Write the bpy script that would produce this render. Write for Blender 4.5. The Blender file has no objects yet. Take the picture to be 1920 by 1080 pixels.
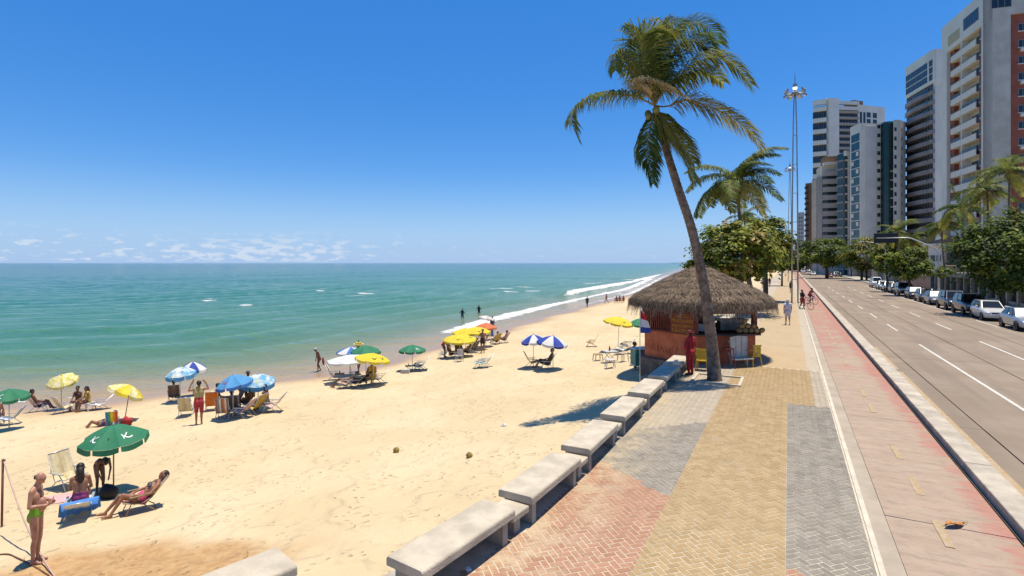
import bpy, bmesh, math, random
import numpy as np
from mathutils import Vector, Matrix, noise
from mathutils.bvhtree import BVHTree
R = math.radians
rnd = random.Random(7)
sc = bpy.context.scene
col = sc.collection

# ------------------------------------------------------------------ camera
CAMZ = 4.3
FPX, CX, HY = 1000.0, 960.0, 493.0
cam = bpy.data.objects.new('camera', bpy.data.cameras.new('camera'))
col.objects.link(cam)
cam.location = (0, 0, CAMZ)
cam.rotation_euler = (R(90), 0, 0)
cam.data.sensor_width = 36
cam.data.lens = 36 * FPX / 1920
cam.data.shift_y = -47 / 1920
cam.data.clip_end = 60000
sc.camera = cam

# ------------------------------------------------------------------ sky, sun, exposure
SUN_AZ, SUN_EL = R(72), R(80.5)          # azimuth clockwise from +Y, elevation
w = bpy.data.worlds.new('World'); sc.world = w; w.use_nodes = True
nt = w.node_tree; N = nt.nodes; Lk = nt.links
for n in list(N): N.remove(n)
sky = N.new('ShaderNodeTexSky'); sky.sky_type = 'NISHITA'; sky.sun_disc = False
sky.sun_elevation = SUN_EL; sky.sun_rotation = SUN_AZ
sky.altitude = 0; sky.air_density = 1.0; sky.dust_density = 0.25; sky.ozone_density = 3.2
tc = N.new('ShaderNodeTexCoord')
sep = N.new('ShaderNodeSeparateXYZ'); Lk.new(tc.outputs['Generated'], sep.inputs[0])
def wm(op, a, b=None, c=None, clamp=False):
    n = N.new('ShaderNodeMath'); n.operation = op; n.use_clamp = clamp
    for i, x in enumerate((a, b, c)):
        if x is None: continue
        if isinstance(x, (int, float)): n.inputs[i].default_value = x
        else: Lk.new(x, n.inputs[i])
    return n.outputs[0]
az = wm('ARCTAN2', sep.outputs[0], sep.outputs[1])
el = wm('ARCSINE', sep.outputs[2])
cmb = N.new('ShaderNodeCombineXYZ')
Lk.new(wm('MULTIPLY', az, 40.0), cmb.inputs[0]); Lk.new(wm('MULTIPLY', el, 120.0), cmb.inputs[1])
cn = N.new('ShaderNodeTexNoise'); cn.inputs['Scale'].default_value = 1.0; cn.inputs['Detail'].default_value = 5; cn.inputs['Roughness'].default_value = .55
Lk.new(cmb.outputs[0], cn.inputs['Vector'])
cmb2 = N.new('ShaderNodeCombineXYZ')
Lk.new(wm('MULTIPLY', az, 3.0), cmb2.inputs[0]); Lk.new(wm('MULTIPLY', el, 9.0), cmb2.inputs[1]); cmb2.inputs[2].default_value = 4.2
cn2 = N.new('ShaderNodeTexNoise'); cn2.inputs['Scale'].default_value = 1.0; cn2.inputs['Detail'].default_value = 2
Lk.new(cmb2.outputs[0], cn2.inputs['Vector'])
def wmap(v, a, b):
    n = N.new('ShaderNodeMapRange'); n.interpolation_type = 'SMOOTHSTEP'
    n.inputs[1].default_value = a; n.inputs[2].default_value = b
    Lk.new(v, n.inputs[0]); return n.outputs[0]
band = wm('MULTIPLY', wmap(el, .0, .006), wmap(el, .065, .02))
thr = wm('ADD', wm('MULTIPLY', cn.outputs[0], .75), wm('MULTIPLY', cn2.outputs[0], .35))
cl = wm('MULTIPLY', wm('MULTIPLY', wmap(thr, .56, .66), band), wm('ADD', wm('MULTIPLY', wmap(az, -.05, -.42), .8), .2))
veil = wm('MULTIPLY', wmap(el, .17, -.03), .80)
hs = N.new('ShaderNodeHueSaturation'); hs.inputs['Saturation'].default_value = 1.42; hs.inputs['Value'].default_value = 1.55; hs.inputs['Hue'].default_value = .505
Lk.new(sky.outputs[0], hs.inputs['Color'])
mv = N.new('ShaderNodeMixRGB'); mv.inputs[2].default_value = (3.5, 5.7, 9.2, 1); Lk.new(veil, mv.inputs[0])
ev = N.new('ShaderNodeMixRGB'); ev.inputs[0].default_value = .42; ev.inputs[2].default_value = (.75, 2.8, 8.2, 1); Lk.new(hs.outputs[0], ev.inputs[1]); Lk.new(ev.outputs[0], mv.inputs[1])
mx = N.new('ShaderNodeMixRGB'); mx.inputs[2].default_value = (7.0, 7.9, 9.2, 1)
Lk.new(wm('MULTIPLY', cl, .75), mx.inputs[0]); Lk.new(mv.outputs[0], mx.inputs[1])
bg = N.new('ShaderNodeBackground'); bg.inputs[1].default_value = 0.074
wo = N.new('ShaderNodeOutputWorld')
Lk.new(mx.outputs[0], bg.inputs[0]); Lk.new(bg.outputs[0], wo.inputs[0])

sun = bpy.data.objects.new('sun', bpy.data.lights.new('sun', 'SUN'))
col.objects.link(sun)
sun.data.energy = 5.0; sun.data.angle = R(.53); sun.data.color = (1, .92, .77)
sd = Vector((math.sin(SUN_AZ) * math.cos(SUN_EL), math.cos(SUN_AZ) * math.cos(SUN_EL), math.sin(SUN_EL)))
sun.rotation_euler = sd.to_track_quat('Z', 'Y').to_euler()
sun.location = sd * 80
vs = sc.view_settings
vs.view_transform = 'Standard'; vs.look = 'None'; vs.exposure = 0.4; vs.gamma = 1; vs.use_curve_mapping = False
sc.render.engine = 'CYCLES'
sc.cycles.max_bounces = 6; sc.cycles.diffuse_bounces = 3; sc.cycles.glossy_bounces = 3
sc.cycles.transmission_bounces = 4; sc.cycles.transparent_max_bounces = 6
sc.cycles.use_denoising = True
sc.cycles.sample_clamp_indirect = 6

# ------------------------------------------------------------------ geometry helpers
DX, DY = .4613, .8872                   # direction of the avenue
def UV(u, v, z=0.0): return Vector((u * DX + v * DY, u * DY - v * DX, z))
ROADROT = math.atan2(-DX, DY)           # local x across the avenue, local y along it
def ray(px, py): return Vector(((px - CX) / FPX, 1, -(py - HY) / FPX))
def P(px, py, z=0.0):
    t = (CAMZ - z) / (py - HY)
    return Vector(((px - CX) * t, FPX * t, z))
def AT(px, py, Y): return Vector(((px - CX) * Y / FPX, Y, CAMZ - (py - HY) * Y / FPX))

def tag(o, label=None, cat=None, group=None, kind=None):
    if label: o['label'] = label
    if cat: o['category'] = cat
    if group: o['group'] = group
    if kind: o['kind'] = kind
    return o
def empty(name, loc=(0, 0, 0), rz=0.0, label=None, cat=None, group=None, s=1.0):
    o = bpy.data.objects.new(name, None); col.objects.link(o)
    o.empty_display_size = .2
    o.location = loc; o.rotation_euler = (0, 0, rz); o.scale = (s, s, s)
    return tag(o, label, cat, group)
def link(name, me, parent=None, loc=(0, 0, 0), rot=(0, 0, 0), scale=(1, 1, 1)):
    o = bpy.data.objects.new(name, me); col.objects.link(o)
    if parent: o.parent = parent
    o.location = loc; o.rotation_euler = rot; o.scale = scale
    return o
def copy_tree(o, parent=None):
    c = o.copy(); col.objects.link(c); c.parent = parent
    for ch in list(o.children): copy_tree(ch, c)
    return c

class MB:
    def __init__(s): s.v = []; s.f = []; s.m = []
    def add(s, vs, fs, mi=0):
        b = len(s.v); s.v += [tuple(x) for x in vs]
        for f in fs: s.f.append(tuple(b + i for i in f)); s.m.append(mi)
    def box(s, x0, x1, y0, y1, z0, z1, mi=0, mat=None):
        p = [Vector((x, y, z)) for z in (z0, z1) for y in (y0, y1) for x in (x0, x1)]
        if mat: p = [mat @ q for q in p]
        s.add(p, [(0, 2, 3, 1), (4, 5, 7, 6), (0, 1, 5, 4), (2, 6, 7, 3), (0, 4, 6, 2), (1, 3, 7, 5)], mi)
    def tube(s, pts, rad, n=8, mi=0, caps=True, flat=1.0):
        pts = [Vector(p) for p in pts]
        if isinstance(rad, (int, float)): rad = [rad] * len(pts)
        rings = []; up = None
        for i, p in enumerate(pts):
            t = (pts[min(i + 1, len(pts) - 1)] - pts[max(i - 1, 0)])
            t = t.normalized() if t.length > 1e-9 else Vector((0, 0, 1))
            if up is None:
                up = Vector((1, 0, 0)) if abs(t.x) < .9 else Vector((0, 1, 0))
            a = (up - t * up.dot(t)).normalized(); b = t.cross(a); up = a
            rings.append([p + (a * math.cos(2 * math.pi * k / n) + b * math.sin(2 * math.pi * k / n) * flat) * rad[i] for k in range(n)])
        vs = [q for r in rings for q in r]; fs = []
        for i in range(len(pts) - 1):
            for k in range(n):
                k2 = (k + 1) % n
                fs.append((i * n + k, i * n + k2, (i + 1) * n + k2, (i + 1) * n + k))
        if caps:
            fs.append(tuple(range(n - 1, -1, -1))); fs.append(tuple((len(pts) - 1) * n + k for k in range(n)))
        s.add(vs, fs, mi)
    def lathe(s, prof, n=16, mi=0, c=(0, 0, 0), M=None):
        c = Vector(c); vs = []; fs = []
        for (r, z) in prof:
            for k in range(n):
                a = 2 * math.pi * k / n
                q = Vector((r * math.cos(a), r * math.sin(a), z))
                vs.append((M @ q if M else q) + c)
        for i in range(len(prof) - 1):
            for k in range(n):
                k2 = (k + 1) % n
                fs.append((i * n + k, i * n + k2, (i + 1) * n + k2, (i + 1) * n + k))
        fs.append(tuple(range(n - 1, -1, -1))); fs.append(tuple((len(prof) - 1) * n + k for k in range(n)))
        s.add(vs, fs, mi)
    def ball(s, c, r, n=10, m=6, mi=0, M=None):
        if isinstance(r, (int, float)): r = (r, r, r)
        c = Vector(c); vs = []; fs = []
        for i in range(1, m):
            ph = math.pi * i / m
            for k in range(n):
                a = 2 * math.pi * k / n
                q = Vector((r[0] * math.sin(ph) * math.cos(a), r[1] * math.sin(ph) * math.sin(a), -r[2] * math.cos(ph)))
                vs.append((M @ q if M else q) + c)
        q0, q1 = Vector((0, 0, -r[2])), Vector((0, 0, r[2]))
        vs += [(M @ q0 if M else q0) + c, (M @ q1 if M else q1) + c]
        for i in range(m - 2):
            for k in range(n):
                k2 = (k + 1) % n
                fs.append((i * n + k, i * n + k2, (i + 1) * n + k2, (i + 1) * n + k))
        a0, a1 = (m - 1) * n, (m - 1) * n + 1
        for k in range(n):
            k2 = (k + 1) % n
            fs.append((a0, k2, k)); fs.append((a1, (m - 2) * n + k, (m - 2) * n + k2))
        s.add(vs, fs, mi)
    def prism(s, poly, z0, z1, mi=0):
        n = len(poly)
        vs = [(x, y, z0) for x, y in poly] + [(x, y, z1) for x, y in poly]
        fs = [tuple(range(n - 1, -1, -1)), tuple(range(n, 2 * n))]
        for k in range(n):
            k2 = (k + 1) % n; fs.append((k, k2, n + k2, n + k))
        s.add(vs, fs, mi)
    def quad(s, a, b, c, d, mi=0): s.add([a, b, c, d], [(0, 1, 2, 3)], mi)
    def mesh(s, name, mats, smooth=False, bevel=0.0):
        me = bpy.data.meshes.new(name); me.from_pydata(s.v, [], s.f)
        if isinstance(mats, (str,)) or not isinstance(mats, (list, tuple)): mats = [mats]
        for m in mats: me.materials.append(m)
        me.polygons.foreach_set('material_index', s.m)
        if bevel:
            bm = bmesh.new(); bm.from_mesh(me)
            bmesh.ops.bevel(bm, geom=list(bm.edges), offset=bevel, segments=2, affect='EDGES', profile=.5)
            bm.to_mesh(me); bm.free()
        if smooth: me.polygons.foreach_set('use_smooth', [True] * len(me.polygons))
        me.update(); return me
    def build(s, name, mats, parent=None, smooth=False, bevel=0.0, **k):
        return link(name, s.mesh(name, mats, smooth, bevel), parent, **k)

# ------------------------------------------------------------------ materials
MATS = {}
GAIN = .80                               # overall reflectance of the palette at this exposure
def node_mat(name):
    m = bpy.data.materials.new(name); m.use_nodes = True
    nt = m.node_tree; b = nt.nodes['Principled BSDF']
    return m, nt, b
class NT:
    def __init__(s, nt): s.nt = nt
    def n(s, t, **k):
        x = s.nt.nodes.new(t)
        for a, v in k.items(): setattr(x, a, v)
        return x
    def l(s, a, b): s.nt.links.new(a, b)
    def noise(s, vec, scale, detail=3, rough=.55):
        x = s.n('ShaderNodeTexNoise'); x.inputs['Scale'].default_value = scale; x.inputs['Detail'].default_value = detail
        x.inputs['Roughness'].default_value = rough
        s.l(vec, x.inputs['Vector']); return x.outputs[0]
    def mr(s, v, a, b, c=0.0, d=1.0, smooth=True):
        x = s.n('ShaderNodeMapRange')
        if smooth: x.interpolation_type = 'SMOOTHSTEP'
        for i, q in enumerate((a, b, c, d)): x.inputs[i + 1].default_value = q
        s.l(v, x.inputs[0]); return x.outputs[0]
    def mix(s, f, a, b, mode='MIX'):
        x = s.n('ShaderNodeMixRGB', blend_type=mode)
        for i, q in enumerate((f, a, b)):
            if isinstance(q, (int, float)): x.inputs[i].default_value = q
            elif isinstance(q, tuple): x.inputs[i].default_value = (*q[:3], 1)
            else: s.l(q, x.inputs[i])
        return x.outputs[0]
    def math(s, op, a, b=None):
        x = s.n('ShaderNodeMath', operation=op)
        for i, q in enumerate((a, b)):
            if q is None: continue
            if isinstance(q, (int, float)): x.inputs[i].default_value = q
            else: s.l(q, x.inputs[i])
        return x.outputs[0]
    def attr(s, name): return s.n('ShaderNodeAttribute', attribute_name=name).outputs['Fac']
    def pos(s): return s.n('ShaderNodeNewGeometry').outputs['Position']
    def obj(s): return s.n('ShaderNodeTexCoord').outputs['Object']
    def base(s, c, bsdf): s.l(s.mix(1.0, c, (GAIN, GAIN, GAIN), 'MULTIPLY'), bsdf.inputs['Base Color'])
    def bump(s, h, strength, dist, bsdf):
        x = s.n('ShaderNodeBump'); x.inputs['Strength'].default_value = strength; x.inputs['Distance'].default_value = dist
        s.l(h, x.inputs['Height']); s.l(x.outputs[0], bsdf.inputs['Normal'])
def lin(c): return tuple((x / 255 / 12.92) if x <= 10 else ((x / 255 + .055) / 1.055) ** 2.4 for x in c)
def mat(name, c, rough=.7, var=.12, scale=5.0, metal=0.0, bump=0.0, bscale=40.0, c2=None, spec=.4, trans=0.0, world=False):
    if name in MATS: return MATS[name]
    m, nt, b = node_mat(name); t = NT(nt)
    vec = t.pos() if world else t.obj()
    f = t.noise(vec, scale, 4, .6)
    f = t.mr(f, .3, .7)
    c = tuple(x * GAIN for x in c); c2 = tuple(x * GAIN for x in c2) if c2 else None
    a1 = tuple(x * (1 - var) for x in c); a2 = c2 if c2 else tuple(min(1, x * (1 + var)) for x in c)
    cc = t.mix(f, a1, a2)
    t.l(cc, b.inputs['Base Color'])
    b.inputs['Roughness'].default_value = rough; b.inputs['Metallic'].default_value = metal
    b.inputs['Specular IOR Level'].default_value = spec
    if bump:
        t.bump(t.noise(vec, bscale, 3), bump, .02, b)
    if trans:
        tr = t.n('ShaderNodeBsdfTranslucent'); t.l(cc, tr.inputs[0])
        mxn = t.n('ShaderNodeMixShader'); mxn.inputs[0].default_value = trans
        t.l(b.outputs[0], mxn.inputs[1]); t.l(tr.outputs[0], mxn.inputs[2])
        t.l(mxn.outputs[0], nt.nodes['Material Output'].inputs[0])
    MATS[name] = m; return m
def glass(name, c=(.02, .03, .035), rough=.08):
    if name in MATS: return MATS[name]
    m = mat(name, c, rough, .3, .3, spec=.6); return m
# ================================================================== THE SETTING
SEA = -3.4
VF_U = [-25, -5, 2, 4.6, 5.36, 7.8, 9, 12, 3000]
VF_V = [-14, -8, -6.2, -4.7, -4.0, -3.7, -3.6, -3.6, -3.6]
def vf(u): return float(np.interp(u, VF_U, VF_V))
PAIRS = [(-25, (-140, -30)), (-14, (-95, 0)), (-8, (-60, 17)), (-3, (-40, 24.5)), (1, (-27.7, 28.8)), (5, (-21, 31.8)), (12, (-13.4, 37.2)),
         (22, (-8.8, 45)), (45, (-.65, 64.7)), (80, (13.6, 97.5)), (135, (35.5, 148)), (300, (89, 308)), (900, (280, 850)), (3000, (950, 2750))]
def catmull(pts, per):
    out = []
    n = len(pts)
    for i in range(n - 1):
        p0, p1, p2, p3 = [np.array(pts[min(max(i + k, 0), n - 1)], float) for k in (-1, 0, 1, 2)]
        for j in range(per):
            t = j / per
            m1, m2 = (p2 - p0) / 2, (p3 - p1) / 2
            # limit tangents so that long spans do not overshoot short ones
            L = np.linalg.norm(p2 - p1); 
            for m in (m1, m2):
                k = np.linalg.norm(m)
                if k > 1.2 * L: m *= 1.2 * L / k
            out.append((2 * t**3 - 3 * t**2 + 1) * p1 + (t**3 - 2 * t**2 + t) * m1 + (-2 * t**3 + 3 * t**2) * p2 + (t**3 - t**2) * m2)
    out.append(np.array(pts[-1], float)); return np.array(out)
ctrl = catmull([(u, x, y) for u, (x, y) in PAIRS], 26)
SHORE = ctrl[:, 1:3]
ZP = [(-.9, -6.0), (-.3, -4.3), (0, -3.4), (.1, -2.95), (.25, -2.55), (.5, -2.1), (.7, -1.75), (.85, -1.3), (1, -.6), (1.06, -.6)]
pz = [a for a, b in ZP]; zz = [b for a, b in ZP]
prow = np.concatenate([np.linspace(1.02, .45, 120), np.linspace(.445, .0, 110), np.linspace(-.01, -.9, 25)])
NI, NJ = len(ctrl), len(prow)
Wp = np.array([UV(u, vf(u) - .74)[:2] for u in ctrl[:, 0]])
V = np.zeros((NI, NJ, 3))
for j, p in enumerate(prow):
    V[:, j, :2] = SHORE + (Wp - SHORE) * p
    V[:, j, 2] = np.interp(p, pz, zz)
for i in range(NI):
    if ctrl[i, 0] > 160: continue
    for j in range(NJ):
        x, y, z = V[i, j]
        p = prow[j]
        a = min(1, max(0, p - .05) * 6) * (1 if p < .95 else max(0, (1 - p) * 20))
        b = noise.noise((x * .35, y * .35, 0)) * .07 + noise.noise((x * 1.3, y * 1.3, 3)) * .035 + noise.noise((x * 3.1, y * 3.1, 5)) * .022
        V[i, j, 2] += b * a
fs = []
for i in range(NI - 1):
    for j in range(NJ - 1):
        a = i * NJ + j
        fs.append((a, a + NJ, a + NJ + 1, a + 1))
sv = V.reshape(-1, 3)
me = bpy.data.meshes.new('beach_sand'); me.from_pydata(sv.tolist(), [], fs)
me.polygons.foreach_set('use_smooth', [True] * len(fs)); me.update()
if me.polygons[0].normal.z < 0: me.flip_normals()
pp = np.tile(prow, NI)
def sstep(x, a, b):
    t = np.clip((x - a) / (b - a), 0, 1); return t * t * (3 - 2 * t)
wig = np.array([noise.noise((x * .12, y * .12, 9)) for x, y, z in sv]) if len(sv) < 2e5 else 0
dist_sh = np.array([np.linalg.norm(V[i, j, :2] - SHORE[i]) for i in range(NI) for j in range(NJ)]) * np.sign(pp + 1e-9)
wet = 1 - sstep(dist_sh + wig * 3.0, 2.0, 7.0)
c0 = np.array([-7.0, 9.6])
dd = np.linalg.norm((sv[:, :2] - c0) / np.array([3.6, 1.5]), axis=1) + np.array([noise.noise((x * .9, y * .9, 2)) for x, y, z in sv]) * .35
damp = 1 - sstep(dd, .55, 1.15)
for nm, arr in (('wet', wet), ('damp', damp)):
    at = me.attributes.new(nm, 'FLOAT', 'POINT'); at.data.foreach_set('value', arr.astype(np.float32))
SANDBVH = BVHTree.FromPolygons([tuple(v) for v in sv], fs)
def G(px, py):
    h = SANDBVH.ray_cast(Vector((0, 0, CAMZ)), ray(px, py).normalized(), 4000)
    if h[0] is None or h[0].z < SEA: return P(px, py, SEA)
    return h[0]
def SZ(x, y):
    h = SANDBVH.ray_cast(Vector((x, y, 20)), Vector((0, 0, -1)))
    return h[0].z if h[0] else -2.0

m, nt, b = node_mat('sand'); t = NT(nt); MATS['sand'] = m
po = t.pos()
n1 = t.noise(po, .25, 4); n2 = t.noise(po, 6, 5, .65); n3 = t.noise(po, 60, 2)
c = t.mix(t.mr(n1, .3, .7), (.60, .46, .26), (.68, .54, .33))
c = t.mix(t.mr(n2, .45, .75, 0, .22), c, (.50, .34, .17))
c = t.mix(t.mr(n3, .35, .65, 0, .16), c, (.70, .56, .36))
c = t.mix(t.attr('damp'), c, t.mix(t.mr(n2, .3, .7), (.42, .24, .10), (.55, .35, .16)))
wt = t.attr('wet')
c = t.mix(wt, c, (.40, .25, .135))
t.base(c, b)
t.l(t.mr(wt, .4, 1, .85, .28), b.inputs['Roughness']); b.inputs['Specular IOR Level'].default_value = .3
# footprints and ripples
vr = t.n('ShaderNodeTexVoronoi'); vr.inputs['Scale'].default_value = 4.2; vr.feature = 'SMOOTH_F1'
mp = t.n('ShaderNodeVectorMath', operation='ADD'); 
nz = t.n('ShaderNodeTexNoise'); nz.inputs['Scale'].default_value = 1.7; t.l(po, nz.inputs['Vector'])
t.l(po, mp.inputs[0]); t.l(nz.outputs['Color'], mp.inputs[1]); t.l(mp.outputs[0], vr.inputs['Vector'])
pit = t.mr(vr.outputs['Distance'], .05, .30)
gate = t.mr(t.noise(po, .9, 2), .42, .60)
hgt = t.math('ADD', t.math('MULTIPLY', t.math('MULTIPLY', pit, gate), .8), t.math('ADD', t.math('MULTIPLY', n2, .28), t.math('MULTIPLY', t.noise(po, 22, 2), .12)))
bp = t.n('ShaderNodeBump'); bp.inputs['Distance'].default_value = .11
t.l(t.mr(wt, .1, .7, .75, .03), bp.inputs['Strength']); t.l(hgt, bp.inputs['Height']); t.l(bp.outputs[0], b.inputs['Normal'])
me.materials.append(m)
tag(link('beach', me), kind='structure')

# ---------------------------------------------------------------- sea
NA, NR = 430, 430
ang = np.radians(np.linspace(-100, 42, NA)); rr = 22 * (30000 / 22) ** (np.linspace(0, 1, NR))
AA, RR = np.meshgrid(ang, rr, indexing='ij')
X = (RR * np.sin(AA)).ravel(); Y = (RR * np.cos(AA)).ravel()
# dense shoreline with arc length
dense = []
for i in range(len(SHORE) - 1):
    k = max(1, int(np.linalg.norm(SHORE[i + 1] - SHORE[i]) / 1.0)); k = min(k, 40)
    for q in range(k): dense.append(SHORE[i] + (SHORE[i + 1] - SHORE[i]) * q / k)
dense = np.array(dense)
arc = np.concatenate([[0], np.cumsum(np.linalg.norm(np.diff(dense, axis=0), axis=1))])
i0 = np.argmin(np.linalg.norm(dense - np.array([-27.7, 28.8]), axis=1)); arc -= arc[i0]
D = np.full(len(X), 1e9); AR = np.zeros(len(X))
near = np.hypot(X, Y) < 6000
idx = np.where(near)[0]
for k in range(0, len(idx), 8000):
    ii = idx[k:k + 8000]
    d2 = (X[ii, None] - dense[None, :, 0])**2 + (Y[ii, None] - dense[None, :, 1])**2
    j = d2.argmin(1); D[ii] = np.sqrt(d2[np.arange(len(ii)), j]); AR[ii] = arc[j]
D[~near] = np.hypot(X, Y)[~near]
rs = np.random.RandomState(3)
def wob(a, sc, seed, n=4):
    r = np.random.RandomState(seed); o = 0
    for k in range(n): o = o + np.sin(a / sc * (1 + .7 * k) + r.rand() * 6.28) / (1 + .6 * k)
    return o / n
swell = np.sin(2 * np.pi * (D / 9.5 + .8 * wob(AR, 16, 1) + .3 * wob(D, 30, 4)))
swell = np.where(swell > 0, swell**2, swell * .5)
amp = .26 * sstep(D, 3, 18) * (1 - sstep(D, 150, 600)) * (.35 + .65 * sstep(wob(AR, 13, 7) + wob(D, 11, 8), -.5, .5))
Z = SEA + amp * swell + .03 * wob(X + Y * .4, 1.3, 5) * (1 - sstep(D, 40, 120)) * sstep(D, .5, 3)
def gauss(x, c, s): return np.exp(-((x - c) / s)**2)
# breaker that rears up down the beach
ridge = np.interp(AR, [60, 100, 128, 150, 200, 320], [9, 13, 16, 14, 11, 8]) + .8 * wob(AR, 6, 11)
brk = sstep(AR, 96, 112) * (1 - sstep(AR, 320, 420))
Z += .75 * gauss(D, ridge, 1.5) * brk * sstep(AR, 100, 116) * (1 - .7 * sstep(AR, 150, 220))
r1 = np.interp(AR, [30, 45, 60, 90, 115, 150], [3.2, 4.2, 5.5, 6.0, 6.5, 5]) + .5 * wob(AR, 4, 12)
f1 = sstep(AR, 34, 44) * (1 - sstep(AR, 200, 330))
foam = (.92 + .25 * (1 - sstep(AR, 70, 110))) * gauss(D, r1, 1.0 + .9 * (1 - sstep(AR, 60, 110))) * f1 + .30 * f1 * (1 - sstep(D, r1 * .4, r1 * 1.1)) * sstep(AR, 80, 100) * .9
foam = foam + brk * (.88 * gauss(D, ridge - 1.6, 1.1) + .30 * (1 - sstep(D, ridge - 1, ridge + 2.0)) * sstep(AR, 108, 125))
foam = foam + .55 * gauss(D, .7 + .5 * wob(AR, 5, 15), .35)
for (px, py, ln, th) in ((375, 561, 34, .9), (395, 563, 16, 1.2), (686, 550, 17, 1.5), (668, 553, 25, .8), (940, 541, 30, 1.4), (985, 538, 26, 1.0), (1000, 545, 18, 1.6), (960, 547, 20, .8), (600, 545, 9, .8), (460, 572, 14, .8), (110, 565, 20, .7), (485, 534, 6, .9), (1110, 531, 24, 2.0), (1190, 524, 30, 2.5)):
    q = P(px, py, SEA); hl = ln * (CAMZ - SEA) / (py - HY)
    foam = foam + 1.0 * np.exp(-((X - q.x) / hl)**4 - ((Y - q.y - (X - q.x) * .15) / (th * 1.4))**2)
fcs = []
for i in range(NA - 1):
    for j in range(NR - 1):
        a = i * NR + j; fcs.append((a, a + 1, a + NR + 1, a + NR))
me = bpy.data.meshes.new('sea'); me.from_pydata(np.stack([X, Y, Z], 1).tolist(), [], fcs)
me.polygons.foreach_set('use_smooth', [True] * len(fcs)); me.update()
if me.polygons[0].normal.z < 0: me.flip_normals()
crest_light = np.clip(swell, 0, 1) * sstep(D, 7, 16) * (1 - sstep(D, 90, 260)) * (amp / .26)
for nm, arr in (('offshore', D), ('foam', foam), ('crest_light', crest_light)):
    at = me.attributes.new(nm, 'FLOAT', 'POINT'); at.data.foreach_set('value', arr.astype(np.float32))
m, nt, b = node_mat('sea_water'); t = NT(nt); po = t.pos()
mp = t.n('ShaderNodeMapping'); mp.inputs['Rotation'].default_value = (0, 0, R(-62)); t.l(po, mp.inputs[0])
mp2 = t.n('ShaderNodeMapping'); mp2.inputs['Scale'].default_value = (.02, .11, .1); mp2.inputs['Rotation'].default_value = (0, 0, R(-22)); t.l(po, mp2.inputs[0])
streak = t.noise(mp2.outputs[0], 1.0, 4)
off = t.attr('offshore')
lg = t.math('LOGARITHM', t.math('ADD', t.math('MAXIMUM', t.math('ADD', off, t.math('MULTIPLY', t.math('SUBTRACT', streak, .5), t.math('MULTIPLY', off, .9))), 0.0), 1.0), 10.0)
cr = t.n('ShaderNodeValToRGB'); t.l(t.math('DIVIDE', lg, 4.0), cr.inputs[0])
stops = [(0, (.44, .30, .165)), (.16, (.36, .28, .155)), (.225, (.23, .25, .135)), (.29, (.125, .215, .11)), (.37, (.062, .195, .105)), (.47, (.034, .175, .105)), (.58, (.014, .14, .11)), (.72, (.006, .10, .09)), (1, (.003, .072, .076))]
e = cr.color_ramp.elements
while len(e) < len(stops): e.new(.5)
for k, (p_, c_) in enumerate(stops): e[k].position = p_; e[k].color = (*c_, 1)
mp3 = t.n('ShaderNodeMapping'); mp3.inputs['Scale'].default_value = (.35, 1.0, 1); mp3.inputs['Rotation'].default_value = (0, 0, R(-25)); t.l(po, mp3.inputs[0])
fn = t.noise(mp3.outputs[0], 1.0, 7, .75)
foamv = t.attr('foam')
ff = t.mr(t.math('ADD', foamv, t.math('MULTIPLY', t.math('SUBTRACT', fn, .5), 2.4)), .52, .80)
c = t.mix(t.math('MULTIPLY', t.attr('crest_light'), .65), cr.outputs[0], (.115, .255, .135))  # greener crests: light through the thin wave tops, put into the base colour
c = t.mix(t.mr(t.noise(mp3.outputs[0], .35, 5, .7), .45, .72, 0, .45), c, t.mix(.55, c, (.01, .09, .10)))
c = t.mix(ff, c, (.78, .77, .74))
t.base(c, b); t.l(t.mr(ff, 0, 1, .10, .8), b.inputs['Roughness'])
b.inputs['IOR'].default_value = 1.33; b.inputs['Specular IOR Level'].default_value = .26
h = t.math('ADD', t.math('MULTIPLY', t.noise(mp3.outputs[0], .55, 4), 1.0), t.math('MULTIPLY', t.noise(mp3.outputs[0], 2.6, 4), .35))
h = t.math('ADD', t.math('ADD', h, t.math('MULTIPLY', t.noise(mp3.outputs[0], .16, 3), 2.2)), t.math('MULTIPLY', ff, .12))
t.bump(h, 1.0, .75, b)
me.materials.append(m)
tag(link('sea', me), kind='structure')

# far headland on the horizon
mb = MB()
hp = []
for k in range(24):
    s = k / 23; px = 1250 + s * 260
    q = Vector(((px - CX) / FPX * 9000, 9000, 0)); hgt_ = (math.sin(s * math.pi) ** .6) * 34 * (.8 + .3 * noise.noise((k * .7, 0, 0)))
    hp.append((q, hgt_))
for (q, h_), (q2, h2_) in zip(hp, hp[1:]):
    a, bb = Vector((q.x, q.y, -5)), Vector((q2.x, q2.y, -5)); a2, b2 = Vector((q.x * 1.05, q.y * 1.05, h_)), Vector((q2.x * 1.05, q2.y * 1.05, h2_))
    a3, b3 = Vector((q.x * 1.2, q.y * 1.2, -5)), Vector((q2.x * 1.2, q2.y * 1.2, -5))
    mb.quad(a, bb, b2, a2); mb.quad(a2, b2, b3, a3)
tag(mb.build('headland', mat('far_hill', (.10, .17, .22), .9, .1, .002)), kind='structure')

# ---------------------------------------------------------------- inland ground, promenade, lanes, road
mb = MB()
mb.add([UV(-60, 3.0, -.16), UV(-60, 7000, -.16), UV(9000, 7000, -.16), UV(9000, 3.0, -.16)], [(0, 1, 2, 3)])
mb.add([UV(900, -4, -.16), UV(900, 3, -.16), UV(9000, 3, -.16), UV(9000, -4, -.16)], [(0, 1, 2, 3)])
tag(mb.build('ground', mat('inland_ground', (.26, .23, .18), .95, .2, .2, world=True)), kind='structure')

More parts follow.
